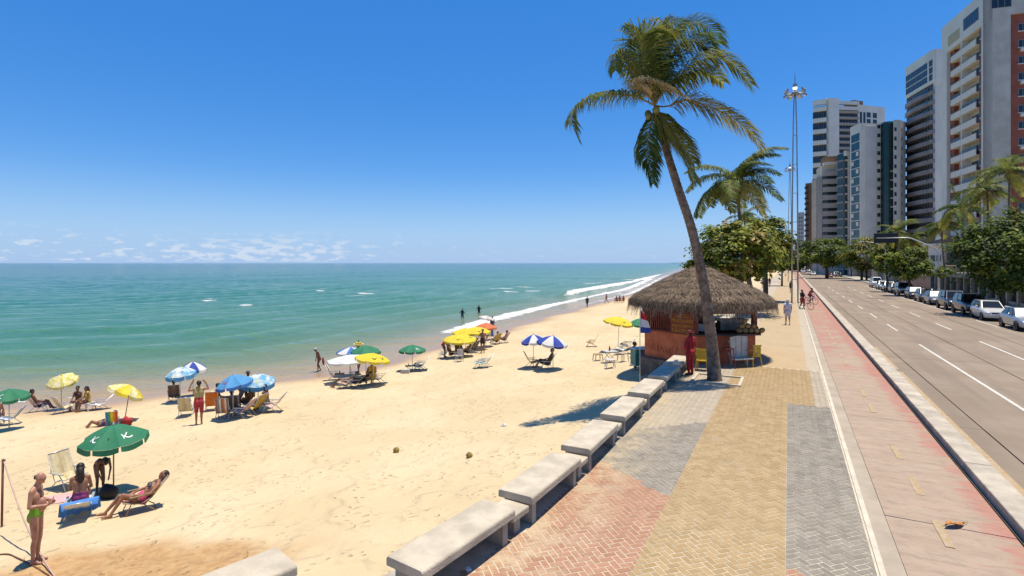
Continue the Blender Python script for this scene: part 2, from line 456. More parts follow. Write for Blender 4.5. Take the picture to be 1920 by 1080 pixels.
def strip(name, segs, m, z0, z1, parent=None, kind='structure'):
    mb = MB()
    for (u0, u1, v0, v1) in segs:
        p = [UV(u0, v0, 0), UV(u0, v1, 0), UV(u1, v1, 0), UV(u1, v0, 0)]
        mb.prism([(q.x, q.y) for q in p], z0, z1)
    o = mb.build(name, m, parent)
    if kind: tag(o, kind=kind)
    return o
JOINT = mat('paver_joint', (.58, .50, .37), .95, .15, 3, world=True)
# promenade body with a curved seaward edge
us = [-25, -14, -5, 2, 4.6, 5.36, 7.8, 9, 12, 24.5]
mb = MB()
poly = [tuple(UV(u, vf(u) - .70)[:2]) for u in us] + [tuple(UV(24.5, 1.105)[:2]), tuple(UV(-25, 1.105)[:2])]
mb.prism(poly, -1.6, -.004)
PROM = tag(mb.build('promenade', JOINT), kind='structure')

def paver_mat(name, c1, c2, stain=.25):
    m, nt, b = node_mat(name); t = NT(nt); po = t.pos()
    rv = t.attr('shade'); oi = t.n('ShaderNodeObjectInfo').outputs['Random']
    f = t.math('FRACT', t.math('ADD', rv, oi))
    c = t.mix(f, c1, c2)
    c = t.mix(t.mr(t.noise(po, 1.1, 5, .65), .5, .75, 0, stain), c, tuple(x * .62 for x in c1))
    c = t.mix(t.mr(t.noise(po, 9, 3), .55, .75, 0, .3), c, (.62, .55, .43))
    rt_ = t.n('ShaderNodeMapping'); rt_.inputs['Rotation'].default_value = (0, 0, -ROADROT); t.l(po, rt_.inputs[0]); sx_ = t.n('ShaderNodeSeparateXYZ'); t.l(rt_.outputs[0], sx_.inputs[0])
    drift = t.math('MULTIPLY', t.mr(sx_.outputs[0], -2.3, -3.5), t.mr(t.noise(po, 1.6, 6, .7), .40, .62))     # sand blown in from the beach side
    c = t.mix(t.math('MULTIPLY', drift, .7), c, (.58, .46, .29)); c = t.mix(t.mr(t.noise(po, .55, 6, .7), .56, .70, 0, .35), c, (.52, .43, .30))
    t.base(c, b); b.inputs['Roughness'].default_value = .85; b.inputs['Specular IOR Level'].default_value = .25
    t.bump(t.noise(po, 120, 2), .35, .004, b); MATS[name] = m; return m
PM = [paver_mat('paver_red', (.37, .19, .112), (.45, .24, .148)), paver_mat('paver_yellow', (.37, .252, .12), (.445, .31, .155)),
      paver_mat('paver_grey', (.235, .205, .165), (.305, .27, .22)), paver_mat('paver_pale', (.42, .345, .25), (.48, .40, .295), .3)]
def region(u, v):
    if v < -1.95:
        k = (v + 1.95) / -1.65
        if u < 10 + 1.16 * k: return 0
        return 2 if u < 15.3 - 1.75 * k else 3
    if v < -.05: return 1
    if u < 18.4: return 0 if (u < 8.45 and v < .30) else 2
    return 1 if v < .65 else 3
def clip(poly, axis, val, keep_less):
    out = []
    for i in range(len(poly)):
        a, b = poly[i], poly[(i + 1) % len(poly)]
        ia = (a[axis] <= val) == keep_less; ib = (b[axis] <= val) == keep_less
        if ia: out.append(a)
        if ia != ib:
            k = (val - a[axis]) / (b[axis] - a[axis]); out.append((a[0] + (b[0] - a[0]) * k, a[1] + (b[1] - a[1]) * k))
    return out
CELL = .105; GAP = .0072; C45 = math.sqrt(.5)
pav = []
for ix in range(-60, 260):
    for iy in range(-60, 260):
        k = (ix - iy) % 4
        if k == 0: r = (ix, iy, 2, 1)
        elif k == 3: r = (ix, iy, 1, 2)
        else: continue
        x0, y0, x1, y1 = r[0] * CELL + GAP, r[1] * CELL + GAP, (r[0] + r[2]) * CELL - GAP, (r[1] + r[3]) * CELL - GAP
        rect = [((x + y) * C45 + 1.0, (x - y) * C45 - 1.2) for x, y in ((x0, y0), (x0, y1), (x1, y1), (x1, y0))]
        cu = sum(p[0] for p in rect) / 4; cv = sum(p[1] for p in rect) / 4
        if not (4.0 < cu < 24.4): continue
        lo = vf(cu) - .1
        if cv < lo or cv > 1.16: continue
        pieces = [rect]
        for axis, val in ((1, -1.95), (1, -.05), (1, 1.075)):
            nw = []
            for q in pieces:
                a, b_ = clip(q, axis, val - .002, True), clip(q, axis, val + .002, False)
                nw += [z for z in (a, b_) if len(z) > 2]
            pieces = nw
        for q in pieces:
            cu2 = sum(p[0] for p in q) / len(q); cv2 = sum(p[1] for p in q) / len(q)
            if cv2 > 1.075: continue
            ar = abs(sum(q[i][0] * q[(i + 1) % len(q)][1] - q[(i + 1) % len(q)][0] * q[i][1] for i in range(len(q)))) / 2
            if ar < 5e-4: continue
            w_ = UV(cu2, cv2); sx = CX + FPX * w_.x / max(w_.y, .1); sy = HY + FPX * CAMZ / max(w_.y, .1)
            vis = 0 < sx < 1920 and sy < 1082
            pav.append((w_.length, vis, q, region(cu2, cv2), ar))
pav.sort(key=lambda a: a[0])
rest = MB(); shade = []; nind = 0; shared = {}
for (d_, vis, q, rg, ar) in pav:
    zt = rnd.uniform(-.002, .002)
    cu2 = sum(p[0] for p in q) / len(q); cv2 = sum(p[1] for p in q) / len(q)
    if vis and nind < 300 and ar > .013:
        nind += 1
        du, dv = q[1][0] - q[0][0], q[1][1] - q[0][1]
        # whole pavers share four meshes: long side at +45 or -45 degrees
        long_ = math.hypot(du, dv) > .15; key = (rg, long_)
        if len(q) == 4 and ar > .0170:
            if key not in shared:
                mb = MB(); loc = [UV(p[0] - cu2, p[1] - cv2) for p in q]; ins = [l * (1 - .035) for l in loc]; n_ = 4
                vs_ = [(l.x, l.y, -.05) for l in loc] + [(l.x, l.y, -.005) for l in loc] + [(l.x, l.y, 0) for l in ins]
                fs_ = [(8, 9, 10, 11)] + [(k, (k + 1) % 4, 4 + (k + 1) % 4, 4 + k) for k in range(4)] + [(4 + k, 4 + (k + 1) % 4, 8 + (k + 1) % 4, 8 + k) for k in range(4)]
                mb.add(vs_, fs_); pm_ = mb.mesh('paver', PM[rg])
                if pm_.polygons[0].normal.z < 0: pm_.flip_normals()
                shared[key] = pm_
            link('paver', shared[key], PROM, loc=UV(cu2, cv2, zt))
            continue
    s_ = rnd.random()
    p_ = [UV(a, b_) for a, b_ in q]; n_ = len(p_)
    rest.add([(l.x, l.y, -.05) for l in p_] + [(l.x, l.y, zt) for l in p_], [tuple(range(n_, 2 * n_))] + [(k, (k + 1) % n_, n_ + (k + 1) % n_, n_ + k) for k in range(n_)], rg)
    shade += [s_] * (2 * n_)
me = rest.mesh('paving', PM)
at = me.attributes.new('shade', 'FLOAT', 'POINT'); at.data.foreach_set('value', shade)
bm = bmesh.new(); bm.from_mesh(me); bmesh.ops.recalc_face_normals(bm, faces=bm.faces); 
for f in bm.faces:
    if len(f.verts) >= 3 and abs(f.normal.z) > .9 and f.normal.z < 0: f.normal_flip()
bm.to_mesh(me); bm.free()
tag(link('paving', me, PROM), kind='stuff')

# far promenade: same bands, joints left to the material
def far_paving(name, c1, c2):
    m, nt, b = node_mat(name); t = NT(nt); po = t.pos()
    br = t.n('ShaderNodeTexBrick'); mp = t.n('ShaderNodeMapping'); mp.inputs['Rotation'].default_value = (0, 0, R(17)); t.l(po, mp.inputs[0])
    t.l(mp.outputs[0], br.inputs['Vector']); br.inputs['Scale'].default_value = 4.8; br.inputs['Mortar Size'].default_value = .018
    br.inputs['Color1'].default_value = (*c1, 1); br.inputs['Color2'].default_value = (*c2, 1); br.inputs['Mortar'].default_value = (.55, .47, .35, 1)
    c = t.mix(t.mr(t.noise(po, .7, 5), .45, .75, 0, .3), br.outputs[0], tuple(x * .68 for x in c1))
    t.base(c, b); b.inputs['Roughness'].default_value = .9; MATS[name] = m; return m
FY = far_paving('far_yellow_paving', (.42, .29, .145), (.49, .345, .18)); FP = far_paving('far_pale_paving', (.42, .345, .25), (.48, .40, .295))
tag(strip('promenade_far', [(24.5, 900, -4.3, -1.95)], FP, -1.6, 0), kind='structure')
strip('promenade_yellow_band', [(24.5, 900, -1.95, .65)], FY, -1.6, -.001)
strip('promenade_edge_band', [(24.5, 900, .65, 1.10)], FP, -1.6, -.002)

CONC = mat('edge_concrete', (.41, .335, .25), .9, .12, 1.5, bump=.3, bscale=30, world=True)
CREAM = mat('cream_edging', (.60, .53, .41), .9, .12, 2.5, world=True)
strip('lane_edging', [(0, 900, 1.11, 1.19)], CREAM, -.3, .006)
strip('gutter_strip', [(0, 900, 1.192, 1.44)], CONC, -.3, -.006)
m, nt, b = node_mat('cycle_lane'); t = NT(nt); po = t.pos(); MATS['cycle_lane'] = m
rot = t.n('ShaderNodeMapping'); rot.inputs['Rotation'].default_value = (0, 0, -ROADROT); t.l(po, rot.inputs[0])
sp = t.n('ShaderNodeSeparateXYZ'); t.l(rot.outputs[0], sp.inputs[0])      # x = across, y = along
mp = t.n('ShaderNodeMapping'); mp.inputs['Scale'].default_value = (1.0, 3.2, 1); t.l(rot.outputs[0], mp.inputs[0])
nA = t.noise(mp.outputs[0], .75, 8, .74); nB = t.noise(rot.outputs[0], .45, 4); nC = t.noise(mp.outputs[0], 4, 4, .7)
edge = t.mr(sp.outputs[0], 2.55, 3.1, 0, .16)
far = t.mr(sp.outputs[1], 16, 42, 0, .12)
red = t.mr(t.math('ADD', t.math('ADD', t.math('MULTIPLY', nA, .62), t.math('MULTIPLY', nB, .38)), t.math('ADD', edge, far)), .545, .66)
red = t.math('MULTIPLY', red, t.mr(nC, .25, .6, .45, 1))
c = t.mix(t.mr(nA, .3, .7), (.385, .285, .205), (.455, .35, .26))
mpq = t.n('ShaderNodeMapping'); mpq.inputs['Scale'].default_value = (1.4, 3.4, 1); t.l(rot.outputs[0], mpq.inputs[0])
c = t.mix(t.mr(t.noise(mpq.outputs[0], 1.6, 8, .8), .46, .66, 0, .6), c, (.26, .195, .15))
c = t.mix(t.mr(nC, .56, .72, 0, .55), c, (.25, .195, .155))
c = t.mix(t.math('MULTIPLY', red, .72), c, (.43, .165, .13))
t.base(c, b); b.inputs['Roughness'].default_value = .9; b.inputs['Specular IOR Level'].default_value = .2
t.bump(t.noise(po, 60, 3), .4, .006, b)
LANE = strip('cycle_lane', [(0, 900, 1.44, 3.15)], mat('lane_joint', (.16, .13, .11), .95), -.3, -.03)
u = 4.2
while u < 62:
    L_ = 3.4 if u < 40 else 22
    mb = MB(); p = [UV(u + .006, 1.446), UV(u + .006, 3.148), UV(u + L_ - .006, 3.148), UV(u + L_ - .006, 1.446)]
    mb.prism([(q.x, q.y) for q in p], -.06, rnd.uniform(-.004, .002)); mb.build('lane_slab', m, LANE); u += L_
strip('lane_slab', [(u, 900, 1.446, 3.148)], m, -.06, 0, LANE, None)
YEL = mat('worn_yellow_paint', (.54, .36, .14), .85, .25, 11, c2=(.46, .36, .26), world=True)
WHT = mat('worn_white_paint', (.62, .58, .50), .85, .18, 6, world=True)
k = 0; u = 6.1
while u < 60:
    if not (21 < u < 25 or (k % 7 == 5)):
        strip('lane_dash', [(u, u + .95, 2.10, 2.22)], YEL, 0, .008, LANE, None)
    u += 2.05; k += 1
# kerb separator: stone by stone
KST = mat('kerb_concrete', (.47, .405, .315), .88, .22, 1.6, bump=.35, bscale=25, world=True)
KERB = strip('kerb', [(0, 900, 3.20, 3.72)], mat('kerb_bedding', (.10, .085, .07), .95), -.3, -.04)
u = 3.0; k = 0
while u < 66:
    L_ = 1.6
    M = Matrix.Translation(UV(u, 3.46)) @ Matrix.Rotation(ROADROT, 4, 'Z')
    mb = MB(); mb.box(-.225, .235, .004, L_ - .004, -.2, .155 + rnd.uniform(-.006, .006), 0, M); mb.build('kerb_stone', KST, KERB, bevel=.02); u += L_
strip('kerb_stone', [(u, 900, 3.235, 3.695)], KST, -.2, .15, KERB, None)
# road of concrete slabs
m, nt, b = node_mat('road_concrete'); t = NT(nt); po = t.pos(); MATS['road_concrete'] = m
rot = t.n('ShaderNodeMapping'); rot.inputs['Rotation'].default_value = (0, 0, -ROADROT); t.l(po, rot.inputs[0])
sx = t.n('ShaderNodeMapping'); sx.inputs['Scale'].default_value = (1.3, .09, 1); t.l(rot.outputs[0], sx.inputs[0])
n1 = t.noise(rot.outputs[0], .35, 5, .6); n2 = t.noise(sx.outputs[0], 1.0, 4); n3 = t.noise(po, 14, 4, .7)
c = t.mix(t.mr(n1, .3, .7), (.265, .20, .142), (.33, .255, .187))
c = t.mix(t.mr(n2, .42, .66, 0, .6), c, (.22, .175, .13))
c = t.mix(t.mr(n3, .5, .8, 0, .35), c, (.24, .205, .165))
t.base(c, b); b.inputs['Roughness'].default_value = .88; b.inputs['Specular IOR Level'].default_value = .25
t.bump(t.noise(po, 70, 3), .35, .006, b)
ROAD = strip('road', [(-5, 900, 3.70, 14.8)], mat('road_joint', (.12, .10, .085), .95), -.4, -.09)
vrows = [3.74, 4.5, 7.7, 10.9, 14.78]
for v0, v1 in zip(vrows, vrows[1:]):
    u = 6.0
    while u < 96:
        L_ = 6.0
        mb = MB(); p = [UV(u + .006, v0 + .018), UV(u + .006, v1 - .018), UV(u + L_ - .006, v1 - .018), UV(u + L_ - .006, v0 + .018)]
        mb.prism([(q.x, q.y) for q in p], -.2, -.05 + rnd.uniform(-.003, .003)); mb.build('road_slab', m, ROAD); u += L_
strip('road_slab', [(96, 900, 3.75, 14.78)], m, -.2, -.05, ROAD, None)
def dash(u0, u1, v, wd=.11, mm=None): strip('lane_line', [(u0, u1, v - wd / 2, v + wd / 2)], mm or WHT, -.05, -.042, ROAD, None)
dash(8, 35.3, 6.15); dash(8, 38.2, 9.35)
for k in range(8):
    dash(41.6 + 9.2 * k, 45.8 + 9.2 * k, 6.15); dash(43.9 + 9.3 * k, 48.2 + 9.3 * k, 9.35)
dash(0, 26, 3.92, .13, YEL); dash(26.6, 33, 3.92, .12, YEL); dash(8, 36, 12.55, .09); dash(47, 52, 12.55, .1); dash(57, 120, 12.55, .1)
# far-side pavement
SWK = mat('pavement_concrete', (.42, .38, .31), .9, .15, .8, world=True)
strip('pavement', [(-5, 900, 15.05, 19.2)], SWK, -.3, .09)
strip('pavement_kerb', [(-5, 900, 14.80, 15.04)], KST, -.3, .10)
# ================================================================== PROMENADE THINGS
BENCH = mat('bench_concrete', (.54, .465, .35), .88, .16, 2.2, bump=.5, bscale=30, world=True)
BDARK = mat('bench_support_concrete', (.42, .38, .31), .9, .18, 3, bump=.4, bscale=30, world=True)
def rounded_slab(L, W, z0, z1, r):
    """slab with rounded long edges: profile across x, extruded along y"""
    pr = []
    for (cx, cz, a0) in ((-W / 2 + r, z1 - r, 180), (W / 2 - r, z1 - r, 90)):
        for k in range(5):
            a = R(a0 - k * 22.5); pr.append((cx + r * math.cos(a), cz + r * math.sin(a)))
    pr = [(-W / 2, z0)] + pr + [(W / 2, z0)]
    mb = MB(); n = len(pr); ys = [0, .03, L - .03, L]
    for j, y in enumerate(ys):
        s = .97 if j in (0, 3) else 1
        mb.v += [(x * s, y, z0 + (z - z0) * (.93 if j in (0, 3) else 1)) for x, z in pr]
    for j in range(3):
        for k in range(n - 1):
            mb.f.append((j * n + k, j * n + k + 1, (j + 1) * n + k + 1, (j + 1) * n + k)); mb.m.append(0)
        mb.f.append((j * n + n - 1, j * n, (j + 1) * n, (j + 1) * n + n - 1)); mb.m.append(0)
    mb.f.append(tuple(range(n))); mb.m.append(0); mb.f.append(tuple(range(4 * n - 1, 3 * n - 1, -1))); mb.m.append(0)
    me = mb.mesh('seat_slab', BENCH)
    bm = bmesh.new(); bm.from_mesh(me); bmesh.ops.recalc_face_normals(bm, faces=bm.faces); bm.to_mesh(me); bm.free()
    return me
SEAT_ME = rounded_slab(2.04, .66, .37, .50, .045)
mbx = MB(); mbx.box(-.26, .27, 0, .13, 0, .37); SUP_ME = mbx.mesh('support', BDARK)
mbx = MB(); mbx.box(-.27, -.12, .13, 1.74, 0, .37); BACK_ME = mbx.mesh('back_wall', BDARK)
mbx = MB(); mbx.box(-.24, .26, 0, .46, .25, .36); STEP_ME = mbx.mesh('link_slab', BENCH, bevel=.02)
mbx = MB(); mbx.box(-.22, .18, .14, .30, 0, .25); STEPW_ME = mbx.mesh('link_support', BDARK)
ordinal = ['first', 'second', 'third', 'fourth', 'fifth', 'sixth', 'seventh', 'eighth', 'ninth', 'tenth', 'eleventh', 'twelfth']
def bench(q, rot, label, step=True):
    t = empty('concrete_bench', q, rot, label, 'bench', 'concrete benches along the sea wall')
    link('seat_slab', SEAT_ME, t); link('support', SUP_ME, t, loc=(0, .1, 0)); link('support', SUP_ME, t, loc=(0, 1.78, 0)); link('back_wall', BACK_ME, t, loc=(0, .05, 0))
    if step:
        s = link('link_slab', STEP_ME, t, loc=(.02, 2.05, 0)); link('link_support', STEPW_ME, s)
    return t
us_ = [5.36, 7.85, 10.4, 13.0, 15.6, 18.15, 20.6]
names_ = ['pale concrete bench at the bottom edge beside the red pavers, largest whole one', 'concrete bench next after the largest one, beside the red paving',
          'concrete bench where the red and grey herringbone pavers meet', 'concrete bench beside the dark palm-frond shadow on the sand', 'concrete bench with dark shade on the sand behind it',
          'concrete bench half in shade just before the kiosk', 'shaded concrete bench touching the orange kiosk, white litter on top']
for k, u in enumerate(us_):
    a, b_ = UV(u, vf(u) - .33), UV(u + 2.04, vf(u + 2.04) - .33)
    d_ = b_ - a
    bench(a, math.atan2(-d_.x, d_.y), names_[k])
bench(Vector((-4.35, 5.47, 0)), -R(44), 'concrete bench cut off by the bottom edge of the picture', False)
for k in range(10):
    u = 31 + k * 2.6
    bench(UV(u, -3.95), ROADROT, ordinal[k] + ' concrete bench beyond the thatched kiosk')
# retaining wall under the benches on the beach side
mb = MB()
pts_ = [(-25 + 2 * k) for k in range(16)] + [9, 12, 24, 160]
for u0, u1 in zip(pts_, pts_[1:]):
    if u1 <= u0: continue
    a, b_, c_, d_ = UV(u0, vf(u0) - .70), UV(u1, vf(u1) - .70), UV(u1, vf(u1) - .56), UV(u0, vf(u0) - .56)
    mb.prism([(q.x, q.y) for q in (a, d_, c_, b_)], -1.6, .03)
tag(mb.build('sea_wall', BDARK), 'low concrete wall under the row of benches along the beach', 'wall')
# litter
def crumple(name, q, s, m, label, cat, seed):
    r = random.Random(seed); mb = MB(); mb.ball((0, 0, s * .4), (s, s * .8, s * .45), 9, 6)
    mb.v = [(x * r.uniform(.6, 1.3), y * r.uniform(.6, 1.3), max(0, z * r.uniform(.6, 1.4))) for x, y, z in mb.v]
    o = mb.build(name, m); o.location = q; return tag(o, label, cat)
PAPER = mat('white_paper', (.78, .77, .74), .7, .05)
crumple('paper_litter', P(878, 1070), .05, PAPER, 'crumpled white paper beside the largest bench foot', 'litter', 1)
crumple('paper_litter', G(945, 799), .10, PAPER, 'white paper scrap lying alone on open sand', 'litter', 2)
crumple('paper_litter', AT(1268, 678, 19.4) , .07, PAPER, 'white litter on top of the shaded bench by the kiosk', 'litter', 3)
# dry leaf on the cycle lane
mb = MB()
for k in range(6):
    x0, x1 = -.17 + k * .057, -.17 + (k + 1) * .057
    w0, w1 = .055 * math.sin(math.pi * (k + .05) / 6.1), .055 * math.sin(math.pi * (k + 1.05) / 6.1)
    z0, z1 = .02 + .02 * math.sin(k), .02 + .02 * math.sin(k + 1)
    mb.quad((x0, 0, z0), (x1, 0, z1), (x1, w1, z1 + .025), (x0, w0, z0 + .025)); mb.quad((x0, -w0, z0 + .03), (x1, -w1, z1 + .03), (x1, 0, z1), (x0, 0, z0))
mb.tube([(.17, 0, .03), (.26, .02, .015)], .004, 5)
o = mb.build('dry_leaf', mat('dry_leaf', (.50, .22, .05), .7, .4, 25)); o.location = P(1790, 987, .01); o.rotation_euler = (0, 0, R(15)); o.scale = (1.25,) * 3
tag(o, 'curled orange dry leaf lying on the cycle lane', 'leaf')

# ------------------------------------------------------------------ palms
BARK = mat('palm_bark', (.20, .145, .105), .95, .5, 5, bump=.8, bscale=14)
BARK2 = mat('palm_bark_ring', (.11, .08, .06), .95, .3, 9)
FR = [mat('palm_leaf_dark', (.085, .13, .026), .6, .35, 1.2, trans=.45, spec=.2), mat('palm_leaf_mid', (.18, .225, .045), .6, .35, 1.2, trans=.45, spec=.2),
      mat('palm_leaf_yellow', (.34, .31, .06), .6, .3, 1.2, trans=.45), mat('palm_leaf_dry', (.62, .50, .27), .7, .25, 2, trans=.3)]
STEM = mat('palm_stem', (.27, .20, .06), .6, .3, 3)
def spline(pts, n):
    c = catmull([tuple(p) for p in pts], 8); L = np.concatenate([[0], np.cumsum(np.linalg.norm(np.diff(c, axis=0), axis=1))])
    q = np.linspace(0, L[-1], n); return [Vector((np.interp(q[i], L, c[:, 0]), np.interp(q[i], L, c[:, 1]), np.interp(q[i], L, c[:, 2]))) for i in range(n)], L[-1]
def frond(parent, pts, wl, mi, wind, r, nl=70, name='frond', droop=1.0, r0=.035, wd=.034, spread=1.0):
    c, L = spline(pts, nl)
    mb = MB(); sub = c[::max(1, nl // 14)]; mb.tube(sub, [r0 * (1 - .85 * i / (len(sub) - 1)) for i in range(len(sub))], 5, 2)
    for i in range(int(nl * .10), nl):
        f = i / (nl - 1)
        t_ = (c[min(i + 1, nl - 1)] - c[i - 1]).normalized()
        up = Vector((0, 0, 1)) - t_ * t_.z
        up = up.normalized() if up.length > .05 else Vector((1, 0, 0))
        side = t_.cross(up).normalized()
        ll = wl * (min(1, .45 + f * 2.4) if f < .25 else (1 - .72 * ((f - .25) / .75) ** 1.6)) * r.uniform(.85, 1.12)
        for s in (-1, 1):
            d0 = (side * s * spread * r.uniform(.75, .95) + t_ * r.uniform(.40, .65) + up * r.uniform(.0, .28) * spread).normalized()
            p0 = c[i] + t_ * r.uniform(-.02, .02); p1 = p0 + d0 * ll * .42
            d1 = (d0 * .75 + Vector((0, 0, -1)) * droop * r.uniform(.35, .75) + wind * r.uniform(.3, .6)).normalized(); p2 = p1 + d1 * ll * .34
            d2 = (d1 * .7 + Vector((0, 0, -1)) * droop * r.uniform(.4, .9) + wind * r.uniform(.3, .8)).normalized(); p3 = p2 + d2 * ll * .30
            wv = t_.cross(d0).cross(d0); wv = (t_ - d0 * t_.dot(d0)).normalized() * wd
            k = 1 if r.random() < .28 else 0
            mb.add([p0 - wv * .5, p0 + wv * .5, p1 + wv, p1 - wv, p2 + wv * .7, p2 - wv * .7, p3], [(0, 1, 2, 3), (3, 2, 4, 5), (5, 4, 6)], k)
    return mb.build(name, [FR[mi], FR[min(mi + 1, 2) if mi < 3 else 3], STEM], parent)
def trunk(parent, pts, r0, r1, n=120):
    c, L = spline(pts, n); mb = MB()
    rad = []
    for i in range(n):
        f = i / (n - 1); b = r0 + (r1 - r0) * min(1, f * 1.0) + (.35 * r0 * math.exp(-f * 14)); rad.append(b * (1 + (.05 if i % 2 else -.025) + .03 * noise.noise((i * .4, r0 * 9, 0))))
    mb.tube(c, rad, 14); 
    o = mb.build('trunk', BARK, parent, smooth=True); return o
def nuts(parent, c, r, n, rad=.13):
    for k in range(n):
        a = r.uniform(0, 6.28); mb = MB(); mb.ball((0, 0, 0), (rad, rad, rad * 1.2), 8, 6)
        mb.build('coconut', mat('green_coconut', (.20, .19, .05), .5, .3, 3), parent, smooth=True, loc=c + Vector((math.cos(a) * .28, math.sin(a) * .28, -.12 - r.uniform(0, .25))))
# leaning palm at the kiosk: crown read off the photograph, each frond given its own depth
PY = 19.6
def pal(zx, zy, dy=0.0): return AT(1040 + zx / 2.635, 10 + zy / 2.635, PY + dy) - PB
PB = P(1340, 712)
palm = empty('coconut_palm', PB, 0, 'tall leaning coconut palm growing through paving in front of the thatched kiosk', 'palm', 'coconut palms')
tp = [AT(x, y, PY + d) - PB for x, y, d in ((1340, 716, 0), (1336, 660, 0), (1328, 590, -.1), (1315, 510, -.2), (1297, 430, -.3), (1274, 360, -.3), (1252, 290, -.2), (1238, 240, 0), (1229, 203, 0))]
trunk(palm, tp, .205, .12)
r = random.Random(21); WIND = Vector((.75, .15, -.1))
C0 = (495, 495)
FRS = [ # image polyline (zoomed), depth at tip, leaflet length, colour
 ([(400, 452), (300, 440), (190, 455), (110, 500), (85, 570), (120, 670)], -.6, .62, 1),
 ([(455, 380), (432, 260), (440, 160), (500, 110), (590, 135), (650, 180)], -1.4, 1.05, 1),
 ([(470, 380), (440, 230), (400, 140), (350, 100)], -.5, .72, 0),
 ([(505, 380), (530, 250), (590, 130), (680, 85), (770, 120), (810, 190)], .9, 1.15, 0),
 ([(520, 380), (580, 260), (660, 180), (740, 190), (800, 250)], .2, 1.1, 0),
 ([(540, 420), (620, 350), (710, 280), (800, 258), (890, 300), (970, 390)], -.7, 1.0, 1),
 ([(560, 500), (640, 468), (740, 492), (850, 540), (950, 610), (1020, 700)], -.5, .95, 2),
 ([(520, 560), (560, 640), (610, 720), (660, 800), (690, 870)], -1.0, .75, 2),
 ([(480, 570), (462, 650), (458, 730), (470, 800), (485, 880)], -.7, .62, 0),
 ([(450, 430), (410, 400), (440, 372), (520, 385), (600, 420), (655, 455)], -1.3, .5, 3),
 ([(455, 420), (390, 330), (340, 260), (310, 250), (300, 320)], -.3, .85, 1),
 ([(490, 380), (500, 240), (540, 120), (560, 60)], .3, .75, 0),
 ([(500, 380), (460, 250), (470, 150), (550, 90), (640, 90)], 1.6, 1.1, 0),
 ([(530, 430), (600, 380), (680, 340), (760, 330), (830, 380)], 1.3, .9, 1),
 ([(520, 540), (575, 620), (640, 690), (690, 780)], .8, .7, 1),
]
for pl, dz, wl, mi in FRS:
    n_ = len(pl); pts = [pal(*C0)] + [pal(x, y, dz * (k + 1) / n_) for k, (x, y) in enumerate(pl)]
    frond(palm, pts, wl * 1.62, mi, WIND * .8, r, 150, droop=1.15, wd=.021, spread=.74)
nuts(palm, pal(500, 510), r, 5)
mb = MB()      # kerb square round the palm foot
for (x0, x1, y0, y1) in ((-.75, .95, -.80, -.70), (-.75, .95, .70, .80), (-.75, -.65, -.70, .70), (.85, .95, -.70, .70)): mb.box(x0, x1, y0, y1, -.02, .05)
o = mb.build('tree_pit_edging', BENCH); o.location = PB; o.rotation_euler = (0, 0, ROADROT); tag(o, 'square pale concrete edging around the leaning palm foot', 'edging')

def palm_tree(base, top, seed, nfr, flen, label, r0=.16, wind=WIND, dead=1, wl=.75, group='coconut palms', nl=46, lean=0, bright=0):
    r = random.Random(seed); b = Vector(base); tpv = Vector(top)
    t_ = empty('coconut_palm', b, 0, label, 'palm', group)
    mid = (tpv - b); trunk(t_, [Vector((0, 0, -.1)), mid * .35 + Vector((lean, 0, 0)), mid * .7 + Vector((lean, 0, 0)), mid], r0, r0 * .62, 70)
    for k in range(nfr):
        a = 6.283 * k / nfr * 2.618 + r.uniform(-.3, .3); e = r.uniform(-.35, 1.25) if k else 1.3
        d = Vector((math.cos(a) * math.cos(e), math.sin(a) * math.cos(e), math.sin(e))); L = flen * r.uniform(.8, 1.1)
        pts = [mid]; p = mid.copy()
        for s in range(5):
            p = p + d * L / 5; d = (d + Vector((0, 0, -.30)) + wind * .22).normalized(); pts.append(p.copy())
        mi = 1 if r.random() < .45 + bright else 0
        if e < -.1: mi = 2
        frond(t_, pts, wl, mi, wind, r, nl, droop=.8, r0=.03, wd=.045)
    for k in range(dead):
        a = r.uniform(3.5, 5.5); d = Vector((math.cos(a), math.sin(a) * .6, .1)); pts = [mid]; p = mid.copy()
        for s in range(4): p = p + d * flen * .16; d = (d + Vector((0, 0, -.55))).normalized(); pts.append(p.copy())
        frond(t_, pts, wl * .6, 3, wind, r, 26, droop=1.2, wd=.045)
    return t_
palm_tree(P(1417, 579), AT(1383, 342, 50) , 5, 21, 5.2, 'second coconut palm, behind the kiosk with its crown beside the lamp mast', .2, wl=1.55, lean=-.3, nl=80)
palm_tree(P(1404, 558), AT(1396, 412, 66), 9, 15, 3.4, 'short coconut palm whose crown tops the almond tree behind the kiosk', .17, wl=.9)
for (px, py, Y, top, sd_, fl, lb) in ((1901, 560, 60, (1893, 325), 31, 4.3, 'coconut palm against the red side wall of the tallest tower'), (1870, 560, 66, (1851, 358), 32, 3.6, 'coconut palm between the round almond tree and the tallest tower'),
        (1822, 560, 72, (1802, 392), 33, 4.0, 'leaning coconut palm over the concrete colonnade with a thin dead frond'), (1778, 560, 80, (1766, 425), 34, 3.0, 'slim coconut palm next to the traffic light pole'),
        (1690, 560, 110, (1684, 436), 35, 5.2, 'bushy yellowish palm behind the traffic light box'), (1712, 560, 112, (1712, 448), 36, 4.6, 'yellowish palm on the road side of the grey striped tower')):
    b_ = Vector(((px - CX) / FPX * Y, Y, .05)); palm_tree(b_, AT(*top, Y), sd_, 19, fl, lb, .16, wl=1.1, nl=48, bright=.3 if Y > 100 else .1, lean=-.2)

